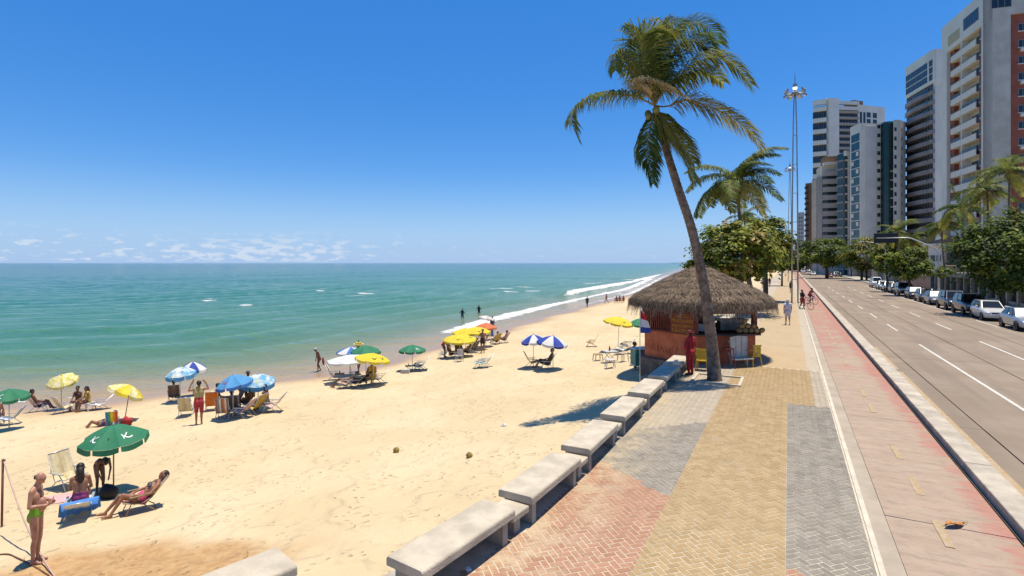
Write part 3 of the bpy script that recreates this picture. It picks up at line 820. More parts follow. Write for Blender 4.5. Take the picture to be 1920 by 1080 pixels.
# ------------------------------------------------------------------ broadleaf trees
LEAF = [mat('leaf_dark', (.065, .10, .016), .6, .35, .8, trans=.35, spec=.25), mat('leaf_mid', (.16, .215, .026), .6, .35, .8, trans=.4, spec=.25), mat('leaf_bright', (.34, .36, .05), .55, .3, .8, trans=.45, spec=.25), mat('leaf_yellow', (.48, .34, .07), .5, .3, .8, trans=.4)]
WOOD = mat('tree_bark', (.12, .09, .065), .95, .3, 5, bump=.7, bscale=12)
def tree(base, H, rx, ry, crown_z, rz, label, seed, nclump=70, per=70, leaf=.16, weights=(.3, .4, .22, .08), stems=1, name='almond_tree', group='broadleaf trees', flat=.75, trunk_r=.16):
    r = random.Random(seed); t_ = empty(name, base, 0, label, 'tree', group)
    wood = MB(); crown = MB(); ends = []
    for s in range(stems):
        off = Vector((r.uniform(-.5, .5), r.uniform(-.5, .5), 0)) * (stems > 1) * min(rx * .3, 2)
        fork = off + Vector((r.uniform(-.2, .2), r.uniform(-.2, .2), (crown_z - rz) * r.uniform(.8, 1.0) + .3))
        wood.tube([off + Vector((0, 0, -.1)), off * 1.1 + Vector((.05, .03, fork.z * .5)), fork], [trunk_r * 1.2, trunk_r, trunk_r * .85], 8)
        for k in range(7):
            a = r.uniform(0, 6.28); q = Vector((math.cos(a) * rx * .65, math.sin(a) * ry * .65, crown_z + r.uniform(-.4, .5) * rz))
            md = fork.lerp(q, .5) + Vector((0, 0, -.1 * rz)); wood.tube([fork, md, q], [trunk_r * .6, trunk_r * .38, trunk_r * .12], 6)
    wood.build('trunk', WOOD, t_, smooth=True)
    for k in range(nclump):
        while True:
            v = Vector((r.uniform(-1, 1), r.uniform(-1, 1), r.uniform(-1, 1)))
            if .25 < v.length < 1: break
        v = v.normalized() * (v.length ** .45)
        lump = 1 + .22 * noise.noise(v * 2.1 + Vector((seed, 0, 0)))
        c = Vector((v.x * rx * lump, v.y * ry * lump, crown_z + v.z * rz * lump)); cr_ = min(rx, rz) * r.uniform(.18, .34)
        cm = r.choices((0, 1, 2, 3), weights)[0]
        for j in range(per):
            g = Vector((r.gauss(0, 1), r.gauss(0, 1), r.gauss(0, .6))) * cr_ * .62
            p = c + g; out = (g.normalized() * .6 + v * .5 + Vector((0, 0, .8)) + Vector((r.uniform(-.6, .6), r.uniform(-.6, .6), r.uniform(-.4, .4)))).normalized()
            a = out.orthogonal().normalized(); a = Matrix.Rotation(r.uniform(0, 6.28), 3, out) @ a; b_ = out.cross(a); L = leaf * r.uniform(.7, 1.3); W = L * .55
            m_ = cm if r.random() < .6 else r.choices((0, 1, 2, 3), weights)[0]
            crown.add([p - a * L, p + b_ * W + a * L * .1, p + a * L - out * L * .15, p - b_ * W + a * L * .1], [(0, 1, 2, 3)], m_)
    crown.build('crown', LEAF, t_)
    return t_
def tree_at(px, Y, y_top, y_bot, wpx, label, seed, z0=0, **k):
    s = Y / FPX; base = Vector(((px - CX) * s, Y, z0)); zt = CAMZ - (y_top - HY) * s - z0; zb = CAMZ - (y_bot - HY) * s - z0
    return tree(base, zt, wpx * s / 2, min(wpx * s / 2, 6) if 'ry' not in k else k.pop('ry'), (zt + zb) / 2, (zt - zb) / 2, label, seed, **k)
tree_at(1378, 45, 418, 528, 150, 'large sea almond tree with yellowing leaves right behind the kiosk roof', 51, nclump=120, per=64, leaf=.21, weights=(.15, .35, .34, .16), stems=4, ry=3.2)
tree_at(1312, 47, 478, 520, 52, 'low leafy bush of sea almond at the left of the kiosk roof', 52, nclump=30, per=50, leaf=.16, weights=(.2, .4, .3, .1), stems=2, z0=-.6, ry=1.2)
tree_at(1438, 60, 405, 500, 82, 'sea almond tree behind the second palm, next to the lamp mast', 53, nclump=75, per=70, leaf=.2, weights=(.18, .38, .32, .12), stems=2, ry=3)
tree_at(1466, 100, 440, 512, 34, 'far sea almond tree beside the mast foot on the promenade', 54, nclump=40, per=60, leaf=.3, stems=1)
tree_at(1880, 44, 402, 540, 150, 'round glossy almond tree over the parked silver and white cars', 55, nclump=130, per=85, leaf=.17, weights=(.55, .32, .13, .0), ry=2.6, trunk_r=.2)
tree_at(1705, 70, 465, 522, 66, 'small leafy street tree over the reddish garden wall', 56, nclump=60, per=60, leaf=.2, weights=(.35, .4, .25, 0), ry=2)
tree_at(1664, 80, 475, 512, 44, 'small bright street tree by the stone wall', 57, nclump=40, per=60, leaf=.2, weights=(.15, .4, .45, 0), ry=1.6)
tree_at(1548, 150, 447, 497, 86, 'wide flat-topped dark tree over the far parked cars', 58, nclump=90, per=60, leaf=.38, weights=(.45, .45, .1, 0), stems=2, trunk_r=.3)
tree_at(1622, 130, 448, 505, 78, 'feathery brown-green trees behind the street lamp', 59, nclump=90, per=70, leaf=.28, weights=(.4, .35, .1, .15), stems=3, name='casuarina_tree', trunk_r=.22)
tree_at(1668, 118, 440, 510, 60, 'feathery dark tree beneath the traffic light box', 60, nclump=70, per=60, leaf=.28, weights=(.5, .35, .1, .05), stems=2, name='casuarina_tree')
tree_at(1500, 260, 455, 505, 34, 'dark far tree just beyond the lamp mast', 61, nclump=50, per=50, leaf=.6, weights=(.6, .35, .05, 0), trunk_r=.3)
tree_at(1478, 230, 462, 508, 26, 'narrow far tree between mast and almond trees', 62, nclump=40, per=50, leaf=.55, weights=(.6, .35, .05, 0))
tree_at(1760, 60, 500, 520, 40, 'low green shrub on top of the concrete colonnade', 63, nclump=25, per=50, leaf=.14, weights=(.2, .5, .3, 0), z0=2.9, name='shrub', trunk_r=.05)
tree_at(1596, 165, 478, 500, 26, 'small yellow-green bush below the street lamp', 64, nclump=25, per=45, leaf=.35, weights=(.1, .3, .4, .2), name='shrub')

# ------------------------------------------------------------------ lamp masts, lamps, traffic light
GALV = mat('galvanised_steel', (.42, .42, .41), .45, .15, 2, metal=.6)
LENS = mat('lamp_lens', (.75, .74, .68), .2, .1, 3)
def mast(base, H, label, w=.62, nh=12):
    t_ = empty('lamp_mast', base, ROADROT, label, 'lamp mast', 'tall lamp masts on the promenade')
    for s in (-1, 1):
        mb = MB(); mb.tube([(s * w / 2, 0, -.1), (s * w / 2 * .85, 0, H * .5), (s * .16, 0, H * .82), (s * .07, 0, H * .97)], [.078, .072, .06, .05], 8); mb.build('pole', GALV, t_, smooth=True)
    k = 0; z = 2.5
    while z < H * .84:
        ww = w / 2 * np.interp(z / H, [0, .5, .82], [1, .85, .32]); mb = MB(); mb.tube([(-ww, 0, z), (ww, 0, z)], .03, 6); mb.box(-ww - .06, ww + .06, -.05, .05, z - .025, z + .025); mb.build('rung', GALV, t_); z += 3.1
    mb = MB(); mb.lathe([(.05, H * .95), (.05, H * 1.03), (.025, H * 1.06), (.01, H * 1.065)], 8); mb.lathe([(.55, H * .965), (.55, H * .972)], 16); mb.box(-.2, .2, -.15, .15, H * .985, H * 1.015); mb.build('head_frame', GALV, t_)
    for k in range(nh):
        a = 6.283 * k / nh; M = Matrix.Translation((math.cos(a) * .95, math.sin(a) * .75, H * .965 + (.42 if k % 2 else -.08))) @ Matrix.Rotation(a, 4, 'Z') @ Matrix.Rotation(R(55 if k % 2 else 30), 4, 'Y')
        mb = MB(); mb.box(-.2, .2, -.2, .2, -.11, .07, 0, M); mb.box(-.17, .17, -.17, .17, -.116, -.11, 1, M); mb.build('floodlight', [GALV, LENS], t_)
    return t_
mast(P(1490.5, 568), 23.2, 'tall double-pole lamp mast with a ring of floodlights, the nearer one', .58)
mast(P(1481, 528), 26.6, 'farther double-pole lamp mast seen behind the nearer one', .7)
b_ = P(1356, 585); mb = MB(); mb.tube([(0, 0, 0), (0, 0, 7.9)], [.11, .09], 10); mb.tube([(0, 0, 7.9), (0, 0, 8.02)], [.12, .12], 8)
o = mb.build('wooden_post', mat('weathered_post', (.36, .33, .27), .85, .2, 3), smooth=True); o.location = b_; tag(o, 'thin grey post without a lamp rising behind the thatched roof', 'post')
def street_lamp(base, H, reach, label):
    t_ = empty('street_lamp', base, ROADROT, label, 'street lamp'); mb = MB()
    mb.tube([(0, 0, 0), (0, 0, H * .8), (-.1 * reach, 0, H * .88), (-.45 * reach, 0, H * .96), (-reach, 0, H)], [.10, .08, .07, .055, .05], 8); mb.build('pole', GALV, t_, smooth=True)
    mb = MB(); mb.box(-reach - .6, -reach + .1, -.13, .13, H - .06, H + .07); mb.build('lamp_head', LENS, t_, bevel=.03); return t_
street_lamp(UV(118, 15.6, .1), 8.2, 3.4, 'curved street lamp on the far pavement by the dark wall')
# traffic light: pole with arm carrying a dark box
TL = empty('traffic_light', Vector(((1760 - CX) / FPX * 63, 63, .1)), ROADROT, 'traffic light box hung from a curved pale arm over the road', 'traffic light')
mb = MB(); mb.tube([(0, 0, 0), (0, 0, 5.4), (-.25, 0, 5.85), (-.8, 0, 6.2), (-2.6, 0, 7.15), (-3.1, 0, 7.25), (-6.1, 0, 7.25)], [.13, .10, .09, .08, .07, .07, .06], 10); mb.build('pole', mat('pale_pole', (.55, .55, .53), .4, .1, 2, metal=.3), TL, smooth=True)
mb = MB(); mb.box(-6.35, -3.9, .08, .42, 6.65, 7.85); mb.build('signal_box', mat('signal_black', (.02, .02, .022), .5), TL, bevel=.03)
for k in range(3):
    mb = MB(); mb.lathe([(.16, 0), (.17, .12)], 12, 0, (-5.9 + .75 * k, .42, 7.2), Matrix.Rotation(R(-90), 4, 'X')); mb.build('lamp_hood', mat('signal_black', (.02, .02, .022)), TL)
# ================================================================== KIOSK
KC = Vector((8.83, 25.1, 0)); KR = 2.7
kiosk = empty('beach_kiosk', KC, 0, 'orange beach kiosk with a shaggy grey thatched roof beside the promenade', 'kiosk')
KA = [R(-112.3 + 60 * k) for k in range(6)]                     # corner 0 points to the camera, 1 right, 5 left
KV = [Vector((math.cos(a) * KR, math.sin(a) * KR, 0)) for a in KA]
ORG = mat('orange_render', (.60, .155, .065), .85, .2, 2.2, bump=.3, bscale=18, c2=(.66, .20, .09))
DRED = mat('dark_red_wood', (.20, .045, .03), .75, .3, 6)
STONE = mat('plinth_stone', (.16, .135, .115), .95, .35, 4, bump=.8, bscale=10)
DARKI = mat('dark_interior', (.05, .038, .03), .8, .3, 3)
mb = MB(); mb.prism([(math.cos(a) * 2.95, math.sin(a) * 2.95) for a in KA], -1.6, -.02); mb.build('plinth', STONE, kiosk)
def face_frame(k):
    a, b_ = KV[k], KV[(k + 1) % 6]; d_ = (b_ - a); M = Matrix.Translation(a) @ Matrix.Rotation(math.atan2(d_.y, d_.x), 4, 'Z')
    return M, d_.length                                         # local x along the face, +y inward
for k in range(6):
    M, L = face_frame(k)
    mb = MB(); mb.box(.0, L, 0, .14, -.9 if k in (4, 5) else 0, 1.2, 0, M); mb.build('wall', ORG, kiosk)
    mb = MB(); mb.box(-.1, L + .1, -.22, .3, 1.203, 1.27, 0, M)
    if k in (0, 1, 2): mb.build('counter', mat('counter_wood', (.14, .07, .045), .6, .3, 4), kiosk)
    mb = MB(); mb.box(-.07, .07, -.07, .07, 1.27, 2.75, 0, M); mb.build('post', DRED, kiosk)
    mb = MB(); mb.box(0, L, -.05, .07, 2.12, 2.26, 0, M); mb.build('beam', DRED, kiosk)
    if k in (3, 4):
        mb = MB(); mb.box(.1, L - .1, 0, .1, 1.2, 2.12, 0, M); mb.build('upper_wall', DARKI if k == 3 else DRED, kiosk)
# left face (from corner 5 to corner 0): slatted window and painted sign
M, L = face_frame(5)
mb = MB(); mb.box(-.05, L + .05, -.06, .16, 1.203, 1.29, 0, M); mb.build('sill', DRED, kiosk)
k = 0; x = .12
while x < 1.42:
    mb = MB(); mb.box(x, x + .045, -.02, .05, 1.29, 2.12, 0, M); mb.build('slat', mat('slat_pale_red', (.42, .16, .10), .7, .2, 5) if k == 2 else DRED, kiosk); x += .105; k += 1
mb = MB(); mb.box(.1, 1.45, .30, .34, 1.2, 2.2, 0, M); mb.build('shutter', mat('shutter_red', (.30, .06, .04), .8), kiosk)
mb = MB(); mb.box(1.48, 2.68, -.09, -.03, 1.22, 2.16, 0, M); SGN = mb.build('sign_board', mat('sign_brown', (.22, .055, .02), .7, .25, 3), kiosk)
def text(name, s, size, M, m, parent, align='CENTER', ext=.004):
    cu = bpy.data.curves.new(name, 'FONT'); cu.body = s; cu.size = size; cu.align_x = align; cu.extrude = ext; cu.materials.append(m)
    o = bpy.data.objects.new(name, cu); col.objects.link(o)
    me = bpy.data.meshes.new_from_object(o.evaluated_get(bpy.context.evaluated_depsgraph_get())); bpy.data.objects.remove(o); bpy.data.curves.remove(cu)
    if not me.materials: me.materials.append(m)
    o = link(name, me, parent); o.matrix_local = M; return o
LET = mat('sign_orange_paint', (.62, .29, .03), .7, .2, 9)
for i, s in enumerate(('SUCOS', 'MILK SHAKE', 'FEIJAO PRETO', 'CALDINHO')):
    text('lettering', s, .20 if i != 2 else .165, M @ Matrix.Translation((2.08, -.097, 1.94 - i * .21)) @ Matrix.Rotation(R(90), 4, 'X'), LET, SGN)
# scrawled graffiti on the orange wall
r = random.Random(4); mb = MB()
for k in range(9):
    x = .35 + k * .17; pts = []
    for j in range(5): pts.append(M @ Vector((x + r.uniform(-.05, .1), -.006, .35 + r.uniform(-.1, .3))))
    mb.tube(spline(pts, 14)[0], .007, 4)
mb.build('graffiti', mat('graffiti_paint', (.22, .04, .02), .8), kiosk)
# interior: back counter with steel boxes
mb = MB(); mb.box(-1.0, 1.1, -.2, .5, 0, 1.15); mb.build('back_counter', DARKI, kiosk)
STEEL = mat('dull_steel', (.34, .33, .32), .4, .2, 3, metal=.5)
mb = MB(); mb.box(.5, 1.6, -1.25, -.75, 1.275, 1.72); mb.build('steel_cooler', STEEL, kiosk, bevel=.02)
mb = MB(); mb.box(.4, 1.75, -1.3, -.7, 1.722, 1.78); mb.build('cooler_lid', mat('pale_lid', (.55, .53, .5), .5), kiosk, bevel=.01)
mb = MB(); mb.box(-.8, -.1, -1.6, -1.2, 1.275, 1.62); mb.build('juice_machine', mat('white_enamel', (.6, .58, .55), .4), kiosk, bevel=.03)
# thatch
TH = [mat('thatch_dark', (.125, .086, .055), .95, .4, 3), mat('thatch_mid', (.24, .172, .112), .95, .4, 3), mat('thatch_pale', (.38, .285, .195), .95, .3, 8)]
RE, ZT, ZE = 3.28, 4.24, 2.55
def rz_(f): return ZT - (ZT - ZE) * (.92 * f ** 1.06 + .08 * f ** 8)
mb = MB(); mb.lathe([(max(.02, RE * f), rz_(f) - .05) for f in [i / 10 for i in range(11)]] + [(RE - .02, ZE - .22), (RE - .25, ZE - .18), (.05, ZT - .3)], 40); mb.build('roof', TH[0], kiosk, smooth=True)
r = random.Random(8); mb = MB(); mats_ = []
for k in range(22000):
    a = r.uniform(0, 6.283); f = math.sqrt(r.uniform(.0004, 1)); fr = r.random()
    lay = .03 * math.sin(f * 44) + .05 * noise.noise((math.cos(a) * f * 4, math.sin(a) * f * 4, 0))
    rd, z = RE * f, rz_(f) + r.uniform(-.02, .05) + lay
    ln = r.uniform(.2, .5); sl = math.atan2(rz_(max(0, f - .05)) - rz_(f + .05), RE * .1)
    a2 = a + r.uniform(-.16, .16) * .4 / max(f, .2); rd2, z2 = rd + ln * math.cos(sl), z - ln * math.sin(sl) + r.uniform(-.03, .06)
    if rd2 > RE: z2 -= (rd2 - RE) * 1.3; rd2 = RE + (rd2 - RE) * .35
    w_ = r.uniform(.004, .013); p0 = Vector((math.cos(a) * rd, math.sin(a) * rd, z)); p1 = Vector((math.cos(a2) * rd2, math.sin(a2) * rd2, z2)); sd_ = Vector((-math.sin(a), math.cos(a), 0)) * w_
    mb.add([p0 - sd_, p0 + sd_, p1 + sd_ * .4, p1 - sd_ * .4], [(0, 1, 2, 3)], r.choices((0, 1, 2), (.4, .4, .2))[0])
for k in range(8000):
    a = r.uniform(0, 6.283); rd = RE + r.uniform(-.32, .04); z = ZE + r.uniform(-.1, .1); ln = r.uniform(.17, .25) + .05 * noise.noise((math.cos(a) * 5, math.sin(a) * 5, 1)); w_ = r.uniform(.004, .011)
    p0 = Vector((math.cos(a) * rd, math.sin(a) * rd, z)); a2 = a + r.uniform(-.03, .03); p1 = Vector((math.cos(a2) * (rd + r.uniform(-.06, .08)), math.sin(a2) * (rd + r.uniform(-.06, .08)), z - ln)); sd_ = Vector((-math.sin(a), math.cos(a), 0)) * w_
    mb.add([p0 - sd_, p0 + sd_, p1 + sd_ * .4, p1 - sd_ * .4], [(0, 1, 2, 3)], r.choices((0, 1, 2), (.5, .4, .1))[0])
tag(mb.build('thatch', TH, kiosk), kind='stuff')
# coconuts on the counter end
r = random.Random(3)
for k in range(9):
    mb = MB(); mb.ball((0, 0, 0), (.12, .12, .14), 9, 6); lay = 0 if k < 5 else (1 if k < 8 else 2); i = k if k < 5 else (k - 5 if k < 8 else 0)
    q = KC + KV[1] * 1.0 + Vector((-.72 + i * .245 + lay * .12, -.04 + .1 * (i % 2) * 0, 1.27 + .13 + lay * .2))
    o = mb.build('coconut', mat('husk_coconut', (.36, .24, .10), .7, .4, 6), smooth=True); o.location = q; o.rotation_euler = (r.uniform(0, 3), r.uniform(0, 3), 0)
    tag(o, '%s coconut from the left in the %s layer of the pile on the kiosk counter' % (ordinal[i], ('bottom', 'middle', 'top')[lay]), 'coconut', 'coconuts piled on the kiosk counter')

# ================================================================== PEOPLE
SK = {'pink': mat('skin_pink', (.47, .22, .135), .5, .22, 7, c2=(.58, .30, .20)), 'tan': mat('skin_tan', (.34, .155, .085), .5, .2, 6), 'brown': mat('skin_brown', (.20, .085, .045), .45, .15, 3), 'dark': mat('skin_dark', (.085, .04, .025), .45, .15, 3)}
CLM = {}
def cloth(c):
    k = 'cloth_%d_%d_%d' % tuple(int(x * 100) for x in c)
    return mat(k, c, .85, .15, 8)
HAIRM = mat('dark_hair', (.018, .013, .010), .55, .3, 9)
def J(kind):
    j = dict(pelvis=(0, 0, .93), waist=(0, -.01, 1.08), chest=(0, 0, 1.30), neck=(0, .01, 1.47), head=(0, -.02, 1.62), face=(0, -1, 0),
             hipL=(.09, 0, .90), hipR=(-.09, 0, .90), kneeL=(.10, -.02, .49), kneeR=(-.10, -.02, .49), ankL=(.10, .02, .08), ankR=(-.10, .02, .08),
             toeL=(.125, -.15, .03), toeR=(-.125, -.15, .03), shL=(.18, .01, 1.41), shR=(-.18, .01, 1.41), elbL=(.24, .04, 1.13), elbR=(-.24, .04, 1.13),
             wrL=(.25, -.05, .88), wrR=(-.25, -.05, .88), hnL=(.245, -.09, .77), hnR=(-.245, -.09, .77))
    def u(**k): j.update(k)
    if kind == 'look_down': u(head=(0, -.07, 1.60), face=(0, -.8, -.6), elbL=(.25, .02, 1.15), elbR=(-.25, .02, 1.15), wrL=(.13, -.25, 1.13), wrR=(-.12, -.24, 1.12), hnL=(.04, -.32, 1.15), hnR=(-.03, -.31, 1.15))
    elif kind == 'walk': u(kneeL=(.09, -.17, .51), ankL=(.09, -.22, .09), toeL=(.1, -.38, .05), kneeR=(-.09, .02, .49), ankR=(-.09, .28, .15), toeR=(-.1, .16, .04), elbL=(.24, .12, 1.15), wrL=(.24, .14, .9), hnL=(.24, .12, .8), elbR=(-.24, -.02, 1.13), wrR=(-.23, -.2, .93), hnR=(-.23, -.26, .85))
    elif kind == 'stoop': u(chest=(0, -.10, 1.27), neck=(0, -.17, 1.42), head=(0, -.25, 1.54), face=(0, -.85, -.5), shL=(.18, -.1, 1.37), shR=(-.18, -.1, 1.37), elbL=(.23, -.08, 1.08), elbR=(-.23, -.08, 1.08), wrL=(.22, -.14, .84), wrR=(-.22, -.14, .84), hnL=(.21, -.17, .74), hnR=(-.21, -.17, .74), kneeL=(.09, -.12, .5), ankL=(.09, -.10, .08), toeL=(.1, -.26, .03), ankR=(-.09, .15, .1), toeR=(-.1, .01, .03))
    elif kind == 'bend': u(pelvis=(0, .14, .92), waist=(0, .03, 1.06), chest=(0, -.20, 1.15), neck=(0, -.36, 1.18), head=(0, -.49, 1.14), face=(0, -.3, -.95), hipL=(.09, .12, .89), hipR=(-.09, .12, .89), shL=(.18, -.28, 1.16), shR=(-.18, -.28, 1.16), elbL=(.22, -.33, .88), elbR=(-.22, -.33, .88), wrL=(.15, -.40, .66), wrR=(-.12, -.40, .64), hnL=(.12, -.42, .56), hnR=(-.08, -.43, .54))
    elif kind == 'arms_up': u(elbL=(.38, -.02, 1.38), elbR=(-.36, -.02, 1.40), wrL=(.30, -.08, 1.62), wrR=(-.27, -.05, 1.62), hnL=(.22, -.08, 1.74), hnR=(-.18, -.04, 1.74))
    elif kind == 'carry': u(elbR=(-.34, -.04, 1.52), wrR=(-.25, -.03, 1.74), hnR=(-.2, -.03, 1.82), kneeL=(.09, -.15, .5), ankL=(.09, -.18, .08), toeL=(.1, -.33, .03), ankR=(-.09, .2, .12), toeR=(-.1, .06, .03))
    elif kind == 'hips': u(elbL=(.36, .06, 1.15), wrL=(.2, -.02, .98), hnL=(.14, -.06, .93), elbR=(-.3, -.02, 1.14), wrR=(-.3, -.18, 1.0), hnR=(-.28, -.26, .98))
    elif kind == 'stride': u(kneeL=(.09, -.2, .52), ankL=(.1, -.3, .1), toeL=(.11, -.45, .06), kneeR=(-.1, .08, .5), ankR=(-.12, .36, .2), toeR=(-.12, .27, .06), elbL=(.25, .15, 1.18), wrL=(.2, -.04, 1.02), hnL=(.18, -.12, 1.0), elbR=(-.25, .12, 1.15), wrR=(-.22, -.1, 1.05), hnR=(-.2, -.2, 1.05))
    elif kind == 'sit': u(pelvis=(0, .10, .36), waist=(0, .17, .48), chest=(0, .28, .68), neck=(0, .34, .84), head=(0, .32, 1.00), hipL=(.09, .07, .34), hipR=(-.09, .07, .34), kneeL=(.14, -.36, .46), kneeR=(-.14, -.36, .46), ankL=(.13, -.56, .09), ankR=(-.13, -.60, .09), toeL=(.14, -.74, .06), toeR=(-.14, -.78, .06), shL=(.18, .31, .79), shR=(-.18, .31, .79), elbL=(.29, .20, .55), elbR=(-.29, .20, .55), wrL=(.24, -.04, .50), wrR=(-.24, -.04, .50), hnL=(.2, -.14, .48), hnR=(-.2, -.14, .48))
    elif kind == 'sit_up': u(pelvis=(0, .05, .40), waist=(0, .05, .53), chest=(0, .03, .76), neck=(0, 0, .92), head=(0, -.04, 1.07), hipL=(.09, .03, .38), hipR=(-.09, .03, .38), kneeL=(.15, -.38, .46), kneeR=(-.15, -.38, .46), ankL=(.13, -.45, .08), ankR=(-.13, -.45, .08), toeL=(.14, -.62, .04), toeR=(-.14, -.62, .04), shL=(.18, .01, .86), shR=(-.18, .01, .86), elbL=(.24, -.06, .6), elbR=(-.24, -.06, .6), wrL=(.16, -.28, .54), wrR=(-.16, -.28, .54), hnL=(.12, -.36, .52), hnR=(-.12, -.36, .52))
    elif kind == 'lie': u(pelvis=(0, .05, .30), waist=(0, .17, .37), chest=(0, .36, .50), neck=(0, .50, .62), head=(0, .60, .74), face=(0, -.7, .7), hipL=(.09, .0, .29), hipR=(-.09, .0, .29), kneeL=(.12, -.34, .50), kneeR=(-.14, -.40, .42), ankL=(.12, -.62, .09), ankR=(-.14, -.72, .09), toeL=(.13, -.80, .07), toeR=(-.15, -.9, .09), shL=(.18, .45, .58), shR=(-.18, .45, .58), elbL=(.30, .25, .45), elbR=(-.30, .25, .45), wrL=(.2, .0, .44), wrR=(-.22, .0, .42), hnL=(.15, -.1, .44), hnR=(-.16, -.1, .42))
    elif kind == 'wade': u(kneeL=(.12, -.05, .5), kneeR=(-.12, -.05, .5), elbL=(.34, 0, 1.2), elbR=(-.32, 0, 1.2), wrL=(.4, -.15, 1.05), wrR=(-.4, -.12, 1.05), hnL=(.42, -.24, 1.02), hnR=(-.42, -.2, 1.02))
    elif kind == 'push': u(elbL=(.22, -.12, 1.12), elbR=(-.24, -.1, 1.12), wrL=(.16, -.38, 1.02), wrR=(-.2, -.36, 1.02), hnL=(.16, -.46, 1.0), hnR=(-.2, -.44, 1.0), kneeL=(.09, -.13, .5), ankL=(.09, -.12, .08), toeL=(.1, -.28, .03), ankR=(-.09, .22, .12), toeR=(-.1, .08, .03))
    elif kind == 'ride': u(pelvis=(0, .22, .95), waist=(0, .16, 1.08), chest=(0, .02, 1.27), neck=(0, -.06, 1.43), head=(0, -.1, 1.57), hipL=(.09, .19, .93), hipR=(-.09, .19, .93), kneeL=(.11, -.16, .78), kneeR=(-.11, -.08, .62), ankL=(.11, -.02, .42), ankR=(-.11, .02, .2), toeL=(.11, -.17, .38), toeR=(-.11, -.14, .17), shL=(.18, -.02, 1.38), shR=(-.18, -.02, 1.38), elbL=(.24, -.16, 1.15), elbR=(-.24, -.16, 1.15), wrL=(.25, -.42, 1.05), wrR=(-.25, -.42, 1.05), hnL=(.25, -.5, 1.03), hnR=(-.25, -.5, 1.03))
    return {k: Vector(v) for k, v in j.items()}
BODY = {}
def body(kind, vox, belly=0.0, female=False, fingers=False):
    key = (kind, vox, belly, female, fingers)
    if key in BODY: return BODY[key]
    j = J(kind); pr = []      # (a, b, ra, rb, tag)
    def c(a, b, ra, rb, tg): pr.append((Vector(a), Vector(b), ra, rb, tg))
    ax = (j['hipL'] - j['hipR']).normalized(); sx_ = (j['shL'] - j['shR']).normalized()
    wn = .055 if female else .075
    for s in (1, -1):
        S = 'L' if s > 0 else 'R'
        c(j['pelvis'] + ax * s * .075, j['waist'] + ax * s * wn, .098, .088, 'hip')
        c(j['waist'] + ax * s * wn, j['chest'] + sx_ * s * .085, .086, .102, 'belly')
        c(j['chest'] + sx_ * s * .085, (j['sh' + S] + j['neck']) / 2 - Vector((0, 0, .04)), .10, .062, 'chest')
        c(j['sh' + S] - sx_ * s * .03, j['neck'], .058, .05, 'chest')
        e = j['sh' + S].lerp(j['elb' + S], .45)
        c(j['sh' + S], e, .054, .046, 'arm1'); c(e, j['elb' + S], .046, .038, 'arm2')
        mdl = j['elb' + S].lerp(j['wr' + S], .35); c(j['elb' + S], mdl, .038, .039, 'arm2'); c(mdl, j['wr' + S], .039, .027, 'fore')
        hd = (j['hn' + S] - j['wr' + S]).normalized()
        if not fingers:
            c(j['wr' + S], j['wr' + S].lerp(j['hn' + S], .9), .029, .034, 'hand'); c(j['hn' + S], j['hn' + S] + hd * .06, .03, .02, 'hand')
            th = hd.cross(ax); th = (th if th.length > .2 else Vector((0, 1, 0))).normalized(); c(j['wr' + S].lerp(j['hn' + S], .4), j['hn' + S] + th * -.05, .018, .014, 'hand')
        else:
            sd = (Vector((0, 0, 1)) - hd * hd.z); sd = sd.normalized() if sd.length > .2 else Vector((1, 0, 0)); nn = hd.cross(sd)
            for q in (-1.5, -.5, .5, 1.5): c(j['wr' + S] + sd * q * .010, j['hn' + S] + sd * q * .017 - hd * .02, .018, .013, 'hand')
            for q, ln in ((-1.5, .055), (-.5, .072), (.5, .078), (1.5, .068)):
                k0 = j['hn' + S] + sd * q * .020 - hd * .02; k1 = k0 + (hd + nn * .25).normalized() * ln * .6; c(k0, k1, .0105, .0095, 'hand'); c(k1, k1 + (hd * .6 + nn * .8).normalized() * ln * .55, .0095, .008, 'hand')
            k0 = j['wr' + S].lerp(j['hn' + S], .35) + sd * .028; c(k0, k0 + (hd + sd * 1.1).normalized() * .05, .013, .011, 'hand'); c(k0 + (hd + sd * 1.1).normalized() * .05, k0 + (hd * 1.9 + sd * 1.3).normalized() * .085, .011, .009, 'hand')
        k1 = j['hip' + S].lerp(j['knee' + S], .5); c(j['hip' + S], k1, .094, .078, 'thigh1'); c(k1, j['knee' + S], .078, .056, 'thigh2')
        cal = j['knee' + S].lerp(j['ank' + S], .32); bk = (j['ank' + S] - j['toe' + S]); bk.z = 0; bk = bk.normalized() * .018 if bk.length > .01 else Vector()
        c(j['knee' + S], cal + bk, .054, .055, 'calf'); c(cal + bk, j['ank' + S], .054, .034, 'calf')
        c(j['ank' + S] + bk * 1.5 - Vector((0, 0, .03)), j['toe' + S], .036, .026, 'foot'); c(j['ank' + S], j['ank' + S].lerp(j['toe' + S], .5), .034, .034, 'foot')
        if kind not in ('bend',): c(j['pelvis'] + ax * s * .07 + bk * 3 - Vector((0, 0, .05)), j['pelvis'] + ax * s * .07 + bk * 3, .085, .08, 'hip')
        if female: c(j['chest'] + sx_ * s * .075 + j['face'] * .07, j['chest'] + sx_ * s * .075 + j['face'] * .085, .062, .055, 'bust')
    if belly:
        fw = Vector((0, -1, 0)); c(j['waist'] + fw * (.03 + belly), j['waist'] + fw * (.03 + belly) + Vector((0, 0, .08)), .11, .10, 'belly')
    c(j['neck'] - Vector((0, 0, .02)), j['head'], .052, .055, 'neck')
    fc = j['face'].normalized(); up = (Vector((0, 0, 1)) - fc * fc.z).normalized(); h = j['head']
    c(h + up * .035 - fc * .02, h + up * .035 + fc * .012, .092, .086, 'head'); c(h + up * .01 + fc * .02, h - up * .055 + fc * .045, .074, .046, 'head')
